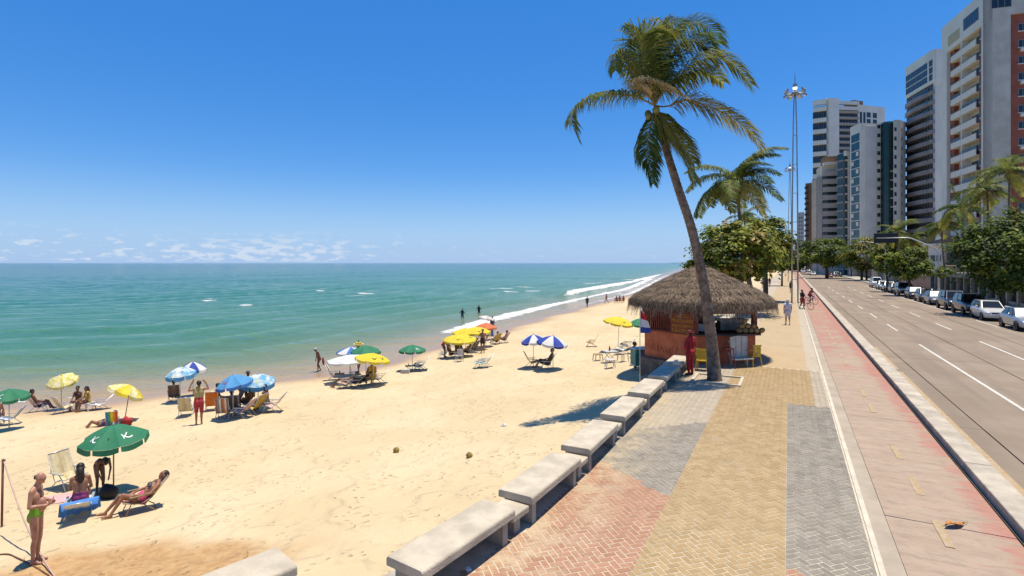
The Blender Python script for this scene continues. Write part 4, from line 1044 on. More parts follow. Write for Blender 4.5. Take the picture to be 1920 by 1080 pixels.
    c(h + fc * .092 + up * .012, h + fc * .105 - up * .012, .009, .014, 'head')       # nose
    c(h + fc * .082 + up * .033 + fc.cross(up) * .03, h + fc * .082 + up * .033 - fc.cross(up) * .03, .012, .012, 'head')   # brow
    c(h + fc * .078 - up * .045 - fc.cross(up) * .02, h + fc * .078 - up * .045 + fc.cross(up) * .02, .011, .011, 'head')   # lips
    for s in (1, -1): e = h + fc.cross(up) * s * .088 + up * .01; c(e - up * .02, e + up * .02 - fc * .006, .013, .017, 'head')
    mb = MB()
    for (a, b, ra, rb, tg) in pr:
        d = b - a; L = d.length; n = 10; z = d.normalized() if L > 1e-6 else Vector((0, 0, 1)); x = z.orthogonal().normalized(); y = z.cross(x); rings = []
        for k in range(1, 4): an = math.pi / 2 * k / 3; rings.append((a - z * ra * math.cos(an), ra * math.sin(an)))
        for k in range(0, 3): an = math.pi / 2 * k / 3; rings.append((b + z * rb * math.sin(an), rb * math.cos(an)))
        vs_ = []; fs_ = []
        for p, r_ in rings: vs_ += [p + (x * math.cos(6.2832 * q / n) + y * math.sin(6.2832 * q / n)) * r_ for q in range(n)]
        for i in range(5):
            for q in range(n): fs_.append((i * n + q, i * n + (q + 1) % n, (i + 1) * n + (q + 1) % n, (i + 1) * n + q))
        b0 = len(vs_); vs_ += [a - z * ra, b + z * rb]
        for q in range(n): fs_.append((b0, (q + 1) % n, q)); fs_.append((b0 + 1, 5 * n + q, 5 * n + (q + 1) % n))
        mb.add(vs_, fs_)
    me = bpy.data.meshes.new('tmp'); me.from_pydata(mb.v, [], mb.f)
    o = bpy.data.objects.new('tmp', me); col.objects.link(o)
    md = o.modifiers.new('r', 'REMESH'); md.mode = 'VOXEL'; md.voxel_size = vox
    sm = o.modifiers.new('s', 'SMOOTH'); sm.factor = .5; sm.iterations = 3 if vox > .015 else 4
    dg = bpy.context.evaluated_depsgraph_get(); ev = o.evaluated_get(dg); m2 = bpy.data.meshes.new_from_object(ev)
    nv = len(m2.vertices); vv = np.zeros(nv * 3); m2.vertices.foreach_get('co', vv); vv = vv.reshape(-1, 3)
    fcs_ = [tuple(p.vertices) for p in m2.polygons]
    cen = np.array([vv[list(f)].mean(0) for f in fcs_])
    best = np.full(len(cen), 1e9); tg_ = np.zeros(len(cen), int); names = sorted(set(p[4] for p in pr))
    for (a, b, ra, rb, tg) in pr:
        a_, d_ = np.array(a), np.array(b - a); L2 = max(d_ @ d_, 1e-9); t_ = np.clip(((cen - a_) @ d_) / L2, 0, 1)
        ds = np.linalg.norm(cen - (a_ + t_[:, None] * d_), axis=1) - (ra + (rb - ra) * t_)
        k = ds < best; best[k] = ds[k]; tg_[k] = names.index(tg)
    bpy.data.objects.remove(o); bpy.data.meshes.remove(me); bpy.data.meshes.remove(m2)
    BODY[key] = (vv, fcs_, tg_, names, j); return BODY[key]
PCOUNT = [0]
def person(q, rz, kind, skin, wear, label, s=1.0, vox=.024, hair='short', belly=0.0, female=False, fingers=False, group=None, hairm=None, hat=None, sx=1.0):
    vv, fc, tg, names, j = body(kind, vox, belly, female, fingers)
    mats_ = [SK[skin]]; idx = {}
    for tags, c in wear:
        m_ = cloth(c); mats_.append(m_)
        for t_ in tags.split(): idx[t_] = len(mats_) - 1
    me = bpy.data.meshes.new('person'); me.from_pydata(vv.tolist(), [], fc)
    for m_ in mats_: me.materials.append(m_)
    mi = np.array([idx.get(n, 0) for n in names])[tg]; me.polygons.foreach_set('material_index', mi.astype(np.int32))
    me.polygons.foreach_set('use_smooth', [True] * len(fc)); me.update()
    bare = np.zeros(len(vv), bool)                              # clothes stand off the skin and end in a hem
    for f_, m_ in zip(fc, mi):
        if m_ == 0: bare[list(f_)] = True
    nrm = np.zeros(len(vv) * 3, np.float32); me.vertices.foreach_get('normal', nrm); nrm = nrm.reshape(-1, 3)
    puff = .007 if len(wear) == 1 and wear[0][0] == 'hip' else .02
    fold = np.array([noise.noise((x * 9, y * 9, z * 5)) for x, y, z in vv]) * .6 + 1
    v2 = vv + nrm * (puff * fold * (~bare))[:, None]; me.vertices.foreach_set('co', v2.astype(np.float32).ravel()); me.update()
    if q.z < -.3:                                              # beach poses are described as seen along the line of sight
        a_ = math.atan2(q.x, q.y); rz -= a_; sx *= max(.84, math.cos(a_) ** .6)
    o = link('person', me, None, q, (0, 0, rz), (s * sx, s * sx, s)); tag(o, label, 'person', group)
    f = j['face'].normalized(); up = (Vector((0, 0, 1)) - f * f.z).normalized(); rt = f.cross(up); h = j['head']
    M = Matrix((rt, -f, up)).transposed().to_4x4()
    if hair and hair != 'bald':
        mb = MB(); mb.ball(h + up * .058 - f * .028, (.098, .105, .088), 12, 8, M=M.to_3x3())
        mb.tube([h - f * .055 + up * .06, h - f * .062 - up * .05], [.078, .052], 10)
        if hair == 'long': mb.tube([h - f * .06 + up * .05, h - f * .085 - up * .10, h - f * .11 - up * .26 + rt * .03, h - f * .10 - up * .36 + rt * .05], [.09, .095, .075, .03], 10)
        if hair == 'bun': mb.ball(h - f * .12 + up * .07, .055, 8, 6)
        mb.build('hair', hairm or HAIRM, o, smooth=True)
    if hair == 'bald':
        mb = MB(); mb.tube([h - f * .075 + up * .0 + rt * .05, h - f * .088 - up * .01, h - f * .075 - rt * .05], [.035, .042, .035], 8); mb.build('hair', hairm or HAIRM, o, smooth=True)
    if hat:
        mb = MB(); mb.ball(h + up * .07, (.105, .112, .075), 12, 6, M=M.to_3x3()); mb.lathe([(.10, 0), (.17, -.012), (.17, -.004), (.10, .012)], 16, 0, h + up * .065 + f * .02, M.to_3x3()); mb.build('hat', cloth(hat), o, smooth=True)
    if vox < .016:
        for s_ in (1, -1):
            mb = MB(); mb.ball(h + f * .084 + up * .018 + rt * .033 * s_, .011, 8, 6); mb.build('eye', mat('eye_dark', (.02, .015, .012), .2), o)
    return o
def face_to(dx, dy): return math.atan2(dx, -dy)           # person faces (dx, dy) in plan
# ================================================================== BEACH FURNITURE
ALU = mat('chair_tube', (.62, .61, .58), .35, .1, 3, metal=.4)
WOODC = mat('chair_wood', (.36, .22, .10), .6, .2, 4)
CHM = {}
def chair_mesh(key, cols, frame, recline):
    k = (key, recline)
    if k in CHM: return CHM[k]
    a = R(recline); ytop, ztop = .14 + .80 * math.cos(a), .24 + .80 * math.sin(a)
    fr = MB()
    for s in (-1, 1):
        x = s * .27
        fr.tube([(x, -.34, .38), (x, .14, .24), (x, ytop, ztop)], .013, 6)
        fr.tube([(x, -.30, 0), (x, -.16, .33), (x, .0, .47)], .013, 6); fr.tube([(x, .40, 0), (x, .10, .25), (x, -.1, .34)], .013, 6)
    fr.tube([(-.27, -.34, .38), (.27, -.34, .38)], .013, 6); fr.tube([(-.27, ytop, ztop), (.27, ytop, ztop)], .013, 6); fr.tube([(-.27, .40, .015), (.27, .40, .015)], .013, 6); fr.tube([(-.27, -.30, .015), (.27, -.30, .015)], .013, 6)
    fr = fr.mesh('frame', frame, smooth=True)
    arms = MB(); arms.box(-.03, .03, -.20, .30, .475, .50); arms.tube([(0, .28, .48), (0, .14 + .38 * math.cos(a), .24 + .38 * math.sin(a))], .012, 6)
    arms = arms.mesh('armrest', frame)
    fb = MB(); n = len(cols) * 1
    path = [(-.34, .38), (-.1, .285), (.10, .25), (.14 + .2 * math.cos(a) + .02, .24 + .2 * math.sin(a) - .03), (.14 + .5 * math.cos(a) + .015, .24 + .5 * math.sin(a) - .02), (ytop, ztop)]
    for i in range(n):
        x0, x1 = -.255 + .51 * i / n, -.255 + .51 * (i + 1) / n
        for (y0, z0), (y1, z1) in zip(path, path[1:]):
            fb.quad((x0, y0, z0), (x1, y0, z0), (x1, y1, z1), (x0, y1, z1), i)
    fb = fb.mesh('fabric', [cloth(c) for c in cols]); CHM[k] = (fr, arms, fb); return CHM[k]
W_, CR, GR, BL, OR, YE, RD, TN, NV, PK = (.72, .70, .66), (.66, .55, .32), (.09, .20, .10), (.10, .22, .50), (.75, .20, .03), (.70, .50, .06), (.45, .05, .04), (.35, .17, .09), (.05, .07, .16), (.60, .22, .24)
STRIPES = {'beige': [CR, (.72, .62, .40), CR, (.55, .44, .24), CR, (.72, .62, .40), CR], 'brown': [TN, W_, OR, TN, W_, (.3, .3, .25), TN], 'orange': [OR] * 3, 'red': [PK, W_, RD, W_, PK, W_, RD], 'yellow': [YE, (.35, .25, .08), YE, (.35, .25, .08), YE, (.35, .25, .08), YE], 'white': [W_] * 3,
           'blue': [BL, W_, BL], 'green': [(.28, .33, .2), W_, (.28, .33, .2), (.5, .5, .4), (.28, .33, .2)], 'grey': [(.30, .29, .27), (.42, .4, .37), (.30, .29, .27)], 'dark': [(.14, .09, .07), (.2, .14, .1), (.14, .09, .07)], 'rainbow': [(.6, .08, .05), (.75, .3, .03), (.75, .6, .05), (.1, .4, .1), (.05, .2, .55)],
           'greenwhite': [(.16, .3, .18), W_] * 3 + [(.16, .3, .18)], 'wood': [(.45, .26, .1), (.52, .32, .14), (.45, .26, .1)]}
def chair(q, rz, key, label, recline=58, s=1.0, wood=False):
    a_ = math.atan2(q.x, q.y); rz -= a_; s *= max(.84, math.cos(a_) ** .6)
    fr, ar, fb = chair_mesh(key + ('w' if wood else ''), STRIPES[key], WOODC if wood else ALU, recline)
    t_ = empty('beach_chair', q, rz, label, 'beach chair', 'folding beach chairs', s)
    link('frame', fr, t_); link('armrest', ar, t_, loc=(.285, 0, 0)); link('armrest', ar, t_, loc=(-.285, 0, 0)); link('fabric', fb, t_); return t_
POLEW = mat('umbrella_pole_wood', (.42, .27, .13), .6, .2, 4); POLEM = mat('umbrella_pole_metal', (.66, .64, .6), .35, .1, 3, metal=.3)
def fab(name, c, trans=.22): return mat(name, c, .75, .10, 2.5, trans=trans)
UM = {'green': fab('canopy_green', (.035, .23, .115)), 'yellow': fab('canopy_yellow', (.85, .66, .04)), 'blue': fab('canopy_blue', (.06, .20, .55)), 'white': fab('canopy_white', (.80, .79, .75)), 'sky': fab('canopy_sky', (.10, .36, .68)),
      'orange': fab('canopy_orange', (.72, .20, .08)), 'pale': fab('canopy_pale', (.62, .55, .50)), 'navy': fab('canopy_navy', (.03, .07, .40))}
def special(name, ca, cb, sc_, lo, hi, cc=None):
    m, nt, b = node_mat(name); t = NT(nt); o_ = t.obj(); f = t.mr(t.noise(o_, sc_, 3), lo, hi); c = t.mix(f, ca, cb)
    if cc: c = t.mix(t.mr(t.noise(o_, sc_ * 1.7, 2), .62, .66), c, cc)
    t.base(c, b); b.inputs['Roughness'].default_value = .75
    tr = t.n('ShaderNodeBsdfTranslucent'); t.l(c, tr.inputs[0]); mx_ = t.n('ShaderNodeMixShader'); mx_.inputs[0].default_value = .22
    t.l(b.outputs[0], mx_.inputs[1]); t.l(tr.outputs[0], mx_.inputs[2]); t.l(mx_.outputs[0], nt.nodes['Material Output'].inputs[0]); return m
UM['flowers'] = special('canopy_flowers', (.82, .70, .10), (.85, .80, .55), 9, .44, .56, (.35, .28, .03))
UM['foam'] = special('canopy_blue_white', (.14, .45, .70), (.78, .82, .80), 3.0, .40, .58, (.60, .62, .25))
def umbrella(q, H, Rc, cols, label, tilt=0.0, tdir=0.0, drop=.42, valance=None, pole='metal', lean=(0, 0), emblem=None, rot=0.0, vdepth=.13, n=8, lying=False):
    Rc *= max(.74, math.cos(math.atan2(q.x, q.y)))
    t_ = empty('beach_umbrella', q, 0, label, 'umbrella', 'beach umbrellas')
    top = Vector((lean[0], lean[1], H))
    mb = MB(); mb.tube([(0, 0, -.25), top], .018, 8); mb.build('pole', POLEW if pole == 'wood' else POLEM, t_, smooth=True)
    ax = Vector((-math.sin(tdir), math.cos(tdir), 0)); M = Matrix.Translation(top) @ Matrix.Rotation(tilt, 4, ax) @ Matrix.Rotation(rot, 4, 'Z')
    def S(f, a, k): # point on the canopy at radius fraction f, gore fraction k in -1..1
        an = a + k * math.pi / n; sag = (1 - k * k); r_ = Rc * f * (math.cos(math.pi / n) / max(.2, math.cos(k * math.pi / n)) * (1 - .035 * sag * f))
        return Vector((r_ * math.cos(an), r_ * math.sin(an), .03 - drop * f ** 1.55 - .05 * sag * f))
    for g in range(n):
        a = 2 * math.pi * (g + .5) / n; mb = MB(); nf, nk = 7, 6
        for i in range(nf + 1):
            for k in range(nk + 1): mb.v.append(tuple(M @ S(i / nf if i else .015, a, -1 + 2 * k / nk)))
        for i in range(nf):
            for k in range(nk): mb.f.append((i * (nk + 1) + k, (i + 1) * (nk + 1) + k, (i + 1) * (nk + 1) + k + 1, i * (nk + 1) + k + 1)); mb.m.append(0)
        cm = UM[cols[g % len(cols)]]; gore = mb.build('canopy_panel', cm, t_, smooth=True)
        mb = MB()
        for k in range(nk + 1):
            kk = (-1 + 2 * k / nk) * .93; e0 = S(1, a, kk) + Vector((0, 0, -.004)); out = Vector((math.cos(a), math.sin(a), 0)) * .015
            mb.v.append(tuple(M @ e0)); mb.v.append(tuple(M @ (e0 + out - Vector((0, 0, vdepth * (.85 + .15 * (1 - kk * kk)))))))
        for k in range(nk): mb.f.append((2 * k, 2 * k + 1, 2 * k + 3, 2 * k + 2)); mb.m.append(0)
        mb.build('valance', UM[valance] if valance else cm, gore, smooth=True)
        mb = MB(); a2 = 2 * math.pi * g / n
        mb.tube([M @ Vector((math.cos(a2) * Rc * f * .98, math.sin(a2) * Rc * f * .98, .012 - drop * f ** 1.55)) for f in (.02, .35, .7, 1.0)], .007, 5); mb.tube([M @ Vector((0, 0, -.42)), M @ Vector((math.cos(a2) * Rc * .5, math.sin(a2) * Rc * .5, -drop * .5 ** 1.55))], .005, 4); mb.build('rib', POLEM, t_)
        if emblem and g in emblem:
            kind, c_, sz = emblem[g]
            f0 = .66; p0, p1 = S(f0 - .12, a, 0), S(f0 + .12, a, 0); rad = (p0 - p1).normalized(); tan = Vector((-math.sin(a), math.cos(a), 0)); nrm = tan.cross(rad)
            if nrm.z < 0: nrm = -nrm; tan = -tan
            xax = rad.cross(nrm) * -1; xax = nrm.cross(rad) * -1
            B = Matrix((xax, rad, nrm)).transposed().to_4x4(); mm = mat('emblem_%s' % c_, {'white': (.8, .8, .78), 'black': (.03, .03, .03), 'red': (.55, .05, .05)}[c_], .7)
            if kind == 'SWOOSH':
                mbb = MB(); pts = [Vector((-.16 + .32 * i / 9, .07 - .22 * math.sin(math.pi * i / 9) * (1 - .3 * i / 9) + .03 * i / 9, .02)) * sz for i in range(10)]
                mbb.tube(pts, [.006 + .022 * sz * math.sin(math.pi * (i + .5) / 10) for i in range(10)], 6, flat=.3); oo = mbb.build('emblem', mm, gore)
                oo.matrix_local = M @ Matrix.Translation(S(f0, a, 0) + nrm * .012) @ B
            elif kind == 'K':
                mbb = MB()
                for pts, w_ in (([(-.10, .14), (-.09, 0), (-.12, -.13)], .022), ([(.13, .15), (.03, .05), (-.06, -.02)], .024), ([(-.05, .0), (.02, -.10), (.12, -.14), (.24, -.10)], .030)):
                    mbb.tube(spline([Vector((x, y, 0)) * sz for x, y in pts], 10)[0], w_ * sz, 6, flat=.25)
                oo = mbb.build('emblem', mm, gore); oo.matrix_local = M @ Matrix.Translation(S(f0, a, 0) + nrm * .012) @ B
            else: text('emblem', kind, sz, M @ Matrix.Translation(S(f0, a, 0) + nrm * .012 - rad * sz * .35) @ B, mm, gore)
    mb = MB(); mb.lathe([(.02, .02), (.028, .06), (.006, .13)], 8, 0, M.to_translation(), M.to_3x3()); mb.build('finial', POLEM, t_)
    return t_
def plastic_stool(q, rz, m, label, H=.45, back=False, s=1.0, cat='stool'):
    t_ = empty('plastic_chair' if back else 'plastic_stool', q, rz, label, 'chair' if back else cat, None, s)
    mb = MB(); mb.box(-.22, .22, -.22, .22, H - .035, H); mb.build('seat', m, t_, bevel=.012)
    for sx in (-1, 1):
        for sy in (-1, 1): mb = MB(); mb.tube([(sx * .24, sy * .24, 0), (sx * .19, sy * .19, H - .03)], [.022, .028], 6); mb.build('leg', m, t_)
    if back:
        mb = MB(); n = 6
        for k in range(n): a0 = -.20 + .4 * k / n; mb.box(a0 + .006, a0 + .4 / n - .006, .20 + .03 * (abs(k - 2.5) < 1), .225 + .03 * (abs(k - 2.5) < 1), H + .02, H + .40)
        mb.box(-.22, .22, .20, .235, H + .40, H + .46); mb.build('backrest', m, t_)
        for sx in (-1, 1): mb = MB(); mb.tube([(sx * .22, .22, H + .26), (sx * .27, .05, H + .23), (sx * .27, -.16, H + .20), (sx * .23, -.2, H)], .017, 6); mb.build('armrest', m, t_, smooth=True)
    return t_
def blob(name, q, dims, m, label, cat, seed=0, rz=0, parent=None):
    r = random.Random(seed); mb = MB(); mb.ball((0, 0, dims[2] * .8), dims, 12, 8)
    mb.v = [(x * (1 + .18 * noise.noise((x * 6 + seed, y * 6, z * 6))), y * (1 + .18 * noise.noise((x * 5, y * 6 + seed, z * 6))), max(0, z * (1 + .2 * noise.noise((x * 7, y * 7, z * 7 + seed))))) for x, y, z in mb.v]
    o = mb.build(name, m, smooth=True); o.location = q; o.rotation_euler = (0, 0, rz); return tag(o, label, cat)
def drape(name, q, rz, w_, l_, z, m, label, cat, fall=.25):
    """cloth hanging over a chair back / lying: strip folded over an edge"""
    mb = MB(); nx = 14; prof = [(-.10, z - fall * .4), (-.05, z - .02), (0, z + .015), (.05, z - .02), (.09, z - fall * .5), (.11, z - fall)]
    for i in range(nx + 1):
        x = -w_ / 2 + w_ * i / nx; wv = .018 * math.sin(i * 1.9)
        for k, (y, zz_) in enumerate(prof): mb.v.append((x * (1 + .04 * k), y + wv * (k - 2) * .5, zz_ - (.03 * math.sin(i * 1.3) if k == 5 else 0)))
    n = len(prof)
    for i in range(nx):
        for k in range(n - 1): mb.f.append((i * n + k, (i + 1) * n + k, (i + 1) * n + k + 1, i * n + k + 1)); mb.m.append(0)
    o = mb.build(name, m, smooth=True); o.location = q; o.rotation_euler = (0, 0, rz); return tag(o, label, cat)

# ---------------------------------------------------------------- group round the near green umbrella
TAN_, GREENT, PURP = (.5, .3, .2), (.20, .46, .03), (.20, .03, .12)
person(G(68, 1056), face_to(1, -.45), 'look_down', 'pink', [('hip', GREENT)], 'balding man in green swim trunks standing with head bowed over his hands', 1.0, .011, 'bald', .05, fingers=True)
umbrella(G(213, 926), 1.80, .98, ['green'], 'large green umbrella with white K marks at lower left', tilt=R(4), tdir=R(-90), pole='wood', rot=R(0),
         emblem={5: ('K', 'white', .6), 6: ('7', 'black', .1), 7: ('K', 'white', .6)}, drop=.36, vdepth=.15)
umb0 = [o for o in col.objects if o.get('label', '').startswith('large green umbrella')][0]
person(G(188, 926), face_to(.35, -1), 'bend', 'brown', [('hip', (.12, .03, .02))], 'dark-skinned person bending forward under the large green umbrella', .80, .015, 'short')
c_ = G(150, 965); rzc = face_to(.1, 1)
chair(c_, rzc, 'white', 'white beach chair with a blue towel, woman in purple bikini on it', 28, 1.0)
person(c_ + Vector((-.04, .06, .0)), rzc, 'sit_up', 'tan', [('hip', PURP), ('bust', PURP)], 'woman in purple bikini seen from behind on the chair with blue towel', 1.0, .014, 'long', female=True)
drape('blue_towel', c_ + Vector((-.30 * math.sin(math.atan2(c_.x, c_.y)), -.30 * math.cos(math.atan2(c_.x, c_.y)), 0)), -math.atan2(c_.x, c_.y), .66, .3, .44, cloth((.07, .24, .62)), 'bright blue towel hung behind the woman in purple bikini', 'towel', .32)
chair(G(130, 915), face_to(.6, -1), 'beige', 'empty pale yellow reclining chair left of the large green umbrella', 66, 1.15)
c_ = G(258, 958); rzc = face_to(-1, -.1)
chair(c_, rzc, 'brown', 'orange and brown striped chair right of the large green umbrella', 48, 1.0, True)
person(c_, rzc, 'lie', 'tan', [('hip', (.6, .08, .2)), ('bust', (.1, .1, .1))], 'person reclining on the orange and brown striped chair', .98, .015, 'short', female=True)
blob('beach_bag', G(203, 934), (.24, .18, .2), mat('black_fabric', (.015, .015, .017), .7), 'black bag on the sand under the large green umbrella', 'bag', 3)
r = random.Random(2); mb = MB(); 
for i in range(9):
    for k in range(7): x, y = -.5 + i / 8, -.3 + .6 * k / 6; mb.v.append((x * (1 + .08 * noise.noise((x * 3, y * 3, 1))), y, .03 + .03 * noise.noise((x * 4, y * 4, 0))))
for i in range(8):
    for k in range(6): mb.f.append((i * 7 + k, (i + 1) * 7 + k, (i + 1) * 7 + k + 1, i * 7 + k + 1)); mb.m.append(0)
o = mb.build('pink_towel', cloth((.72, .38, .36)), smooth=True); o.location = G(112, 937); o.rotation_euler = (0, 0, R(20)); tag(o, 'pale pink towel spread on the sand behind the man in green trunks', 'towel')
# net post and ropes at the left edge
q = G(3, 988); mb = MB(); mb.tube([(0, 0, -.2), (.03, 0, 1.55)], .022, 8); mb.tube([(.03, 0, 1.5), (.08, 0, 1.53)], .02, 6); o = mb.build('net_post', mat('rusty_post', (.16, .07, .05), .7), smooth=True); o.location = q; tag(o, 'thin rusty post at the left edge holding a rope', 'post')
a, b_ = q + Vector((.05, 0, 1.5)), G(105, 1085); mb = MB(); mb.tube([a.lerp(b_, k / 12) - Vector((0, 0, .28 * math.sin(math.pi * k / 12))) for k in range(13)], .014, 6); tag(mb.build('rope', mat('pink_rope', (.55, .36, .30), .8), smooth=True), 'pale rope running from the rusty post down to the bottom edge', 'rope')
pts = [G(x, y) + Vector((0, 0, .015)) for x, y in ((-10, 1042), (14, 1040), (30, 1046), (55, 1058), (92, 1080))]; mb = MB(); mb.tube(spline(pts, 30)[0], .013, 6); tag(mb.build('cord', mat('brown_cord', (.22, .10, .05), .8), smooth=True), 'dark cord lying on the sand at the lower left corner', 'cord')

# ---------------------------------------------------------------- left edge groups
umbrella(G(17, 806), 1.62, .92, ['green'], 'green umbrella cut by the left edge with a white mark', tilt=R(3), tdir=R(-90), emblem={5: ('K', 'white', .7)}, drop=.30, rot=R(22.5))
chair(G(16, 796), face_to(-1, .4), 'blue', 'pale blue and white chair under the green umbrella at the left edge', 52)
c_ = G(-6, 797); person(c_, face_to(.3, 1), 'sit_up', 'tan', [('hip', (.1, .1, .12))], 'bare-backed person cut by the left edge beside a blue chair', 1.0, .02)
umbrella(G(115, 768), 1.62, .83, ['flowers'], 'yellow flowered umbrella tilted towards the beach', tilt=R(22), tdir=R(-80), drop=.26)
c_ = G(74, 771); chair(c_, face_to(1, .35), 'red', 'pink and red chair with a sitter left of the flowered umbrella', 62); person(c_, face_to(1, .35), 'sit', 'brown', [('hip thigh1', (.1, .06, .12))], 'person in the pink chair left of the flowered umbrella', .98, .02)
chair(G(122, 773), face_to(1, .5), 'beige', 'tan empty chair below the flowered umbrella', 60)
chair(G(183, 768), face_to(-1, .2), 'white', 'white low chair right of the flowered umbrella', 42)
c_ = G(146, 768); plastic_stool(c_, 0, mat('pale_plastic', (.62, .6, .56), .5), 'pale stool under the woman left of the pair by the flowered umbrella', .36); person(c_, face_to(-.6, -1), 'sit_up', 'brown', [('hip bust', (.1, .05, .05))], 'dark-haired woman sitting under the flowered umbrella, left of a pair', .95, .02, 'bun', female=True)
c_ = G(163, 769); plastic_stool(c_, 0, mat('pale_plastic', (.62, .6, .56), .5), 'pale stool under the woman in yellow by the flowered umbrella', .36); person(c_, face_to(-1, -.4), 'sit_up', 'brown', [('hip', (.5, .35, .08)), ('belly chest bust', (.62, .42, .08))], 'woman in yellow sitting right of a pair by the flowered umbrella', .95, .02, 'long', female=True)
umbrella(G(232, 789), 1.50, .88, ['yellow', 'flowers'], 'plain yellow umbrella tilted sharply to the right', tilt=R(30), tdir=R(40), drop=.30, lean=(.28, 0), pole='wood')
chair(G(211, 800), face_to(.1, 1), 'rainbow', 'rainbow striped chair back behind the large green umbrella', 62, .85)
blob('beach_bag', G(238, 797), (.24, .13, .19), cloth((.38, .03, .035)), 'dark red bag at the foot of the tilted yellow umbrella', 'bag', 7)
person(G(188, 800) + Vector((0, 0, -.16)), face_to(-1, .1), 'lie', 'tan', [('hip', (.1, .1, .3))], 'person lying on the sand beyond the large green umbrella', .9, .024)
for k, (x, y, lb) in enumerate(((743, 848, 'green-brown coconut lying on open sand, the left one'), (880, 858, 'yellowish coconut lying on open sand, the right one'))):
    mb = MB(); mb.ball((0, 0, .07), (.1, .095, .085), 10, 7); o = mb.build('coconut', mat('sand_coconut', (.30, .22, .05), .7, .5, 9), smooth=True); o.location = G(x, y); tag(o, lb, 'coconut', 'coconuts on the sand')

# ---------------------------------------------------------------- cluster around the man with raised arms
umbrella(G(338, 754), 1.72, .80, ['foam'], 'blue and white printed umbrella at the left of the blue cluster', valance='sky', drop=.34, vdepth=.2, tilt=R(6), tdir=R(-120))
umbrella(G(362, 742), 1.78, .80, ['navy', 'white'], 'blue and white segmented umbrella nearest the water left of the raised-arm man', drop=.38, rot=R(10))
umbrella(G(437, 783), 1.78, .84, ['sky'], 'plain blue umbrella with red lettering above striped chairs', drop=.36, valance='blue', tilt=R(10), tdir=R(200), emblem={5: ('SKOL', 'red', .16)})
umbrella(G(484, 768), 1.55, .84, ['foam'], 'blue and white printed umbrella at the right of the blue cluster', valance='sky', drop=.30, vdepth=.2, tilt=R(10), tdir=R(-60))
person(G(373, 796), face_to(.05, 1), 'arms_up', 'tan', [('belly chest', (.46, .38, .16)), ('hip thigh1', (.42, .04, .05)), ('thigh2', (.42, .04, .05))], 'man in khaki vest and red shorts with both arms raised', 1.02, .016, 'short')
CL = [((349, 780), (.2, 1), 'beige', 66, 'yellow-striped empty chair left of the raised-arm man'), ((398, 770), (.1, 1), 'orange', 72, 'plain orange chair right of the raised-arm man'),
      ((419, 784), (.2, 1), 'brown', 70, 'brown and white striped chair seen from behind below the blue umbrella'), ((452, 782), (-.9, .6), 'red', 50, 'pink striped chair leaning right below the blue umbrella'),
      ((478, 775), (-.7, .7), 'yellow', 60, 'yellow and brown striped chair under the right printed umbrella'), ((508, 772), (-1, .35), 'red', 50, 'red striped chair at the right end of the blue cluster'),
      ((327, 752), (.1, 1), 'dark', 68, 'brown striped chair with a sitter at the left of the blue cluster'), ((436, 778), (.1, 1), 'dark', 70, 'dark chair in the shade under the blue umbrella')]
for (px, py), (dx, dy), key, rc, lb in CL: chair(G(px, py), face_to(dx, dy), key, lb, rc)
PL = [((327, 752), (.1, 1), 'sit', 'brown', 'seated person under the left printed umbrella'), ((408, 768), (1, .3), 'sit_up', 'dark', 'dark-skinned person sitting beside the orange chair'), ((436, 776), (.1, 1), 'sit', 'brown', 'person sitting in shade behind the striped chairs'),
      ((462, 768), (-.6, .6), 'sit', 'brown', 'brown-skinned person sitting between the two printed umbrellas'), ((497, 771), (-.8, .5), 'sit_up', 'brown', 'bare-backed person sitting under the right printed umbrella')]
for (px, py), (dx, dy), ps, sk, lb in PL: person(G(px, py), face_to(dx, dy), ps, sk, [('hip thigh1', (.10, .08, .08))], lb, 1.0, .02)
person(G(465, 764), face_to(.2, 1), 'stand', 'dark', [('belly chest hip', (.05, .06, .09))], 'standing dark-clothed person with a wide hat between the blue umbrellas', .96, .02, hat=(.16, .2, .18))
person(G(449, 770), face_to(-1, .2), 'bend', 'tan', [('hip thigh1', (.15, .16, .2)), ('chest', (.14, .15, .2))], 'stooping person in grey beneath the plain blue umbrella', .95, .02)

# ---------------------------------------------------------------- shoreline walkers and the white umbrella group
person(G(598, 697), face_to(-1, -.35), 'stoop', 'brown', [('hip', (.3, .05, .05))], 'old man walking along the wet sand carrying a red towel', 1.02, .02, 'short', hairm=mat('white_hair', (.6, .58, .55), .7))
mb = MB(); mb.tube([(0, 0, .3), (.02, .02, .05), (.05, .03, -.22)], [.05, .09, .06], 8, flat=.4); q = G(603, 697); o = mb.build('red_towel', cloth((.55, .05, .12))); o.location = q + Vector((.12, -.1, .72)); tag(o, 'red towel held by the old man on the wet sand', 'towel')
qv = G(672, 696); person(qv, face_to(.4, 1), 'carry', 'brown', [('chest', (.2, .13, .08)), ('hip thigh1', (.12, .05, .04))], 'vendor at the water edge balancing a fruit tray on the head', .95, .02)
t_ = empty('fruit_tray', qv + Vector((0, 0, 1.66)), 0, 'yellow round fruit tray carried on the vendor\'s head', 'tray'); mb = MB(); mb.lathe([(.18, 0), (.34, .14), (.30, .15), (.05, .05)], 14); mb.build('bowl', cloth((.66, .58, .22)), t_)
for k in range(5): mb = MB(); mb.ball((.14 * math.cos(k * 1.25), .14 * math.sin(k * 1.25), .17), .09, 8, 6); mb.build('fruit', cloth((.55, .45, .08)), t_, smooth=True)
mb = MB(); mb.tube([(0, 0, .2), (.02, 0, .42)], [.05, .01], 6); mb.build('leaf_crown', cloth((.04, .12, .03)), t_)
umbrella(G(658, 704), 1.75, .95, ['blue', 'white'], 'blue umbrella peeking out behind the wide white umbrella', drop=.30)
umbrella(G(686, 706), 1.85, .95, ['green'], 'green umbrella behind the yellow one at the white umbrella', drop=.34)
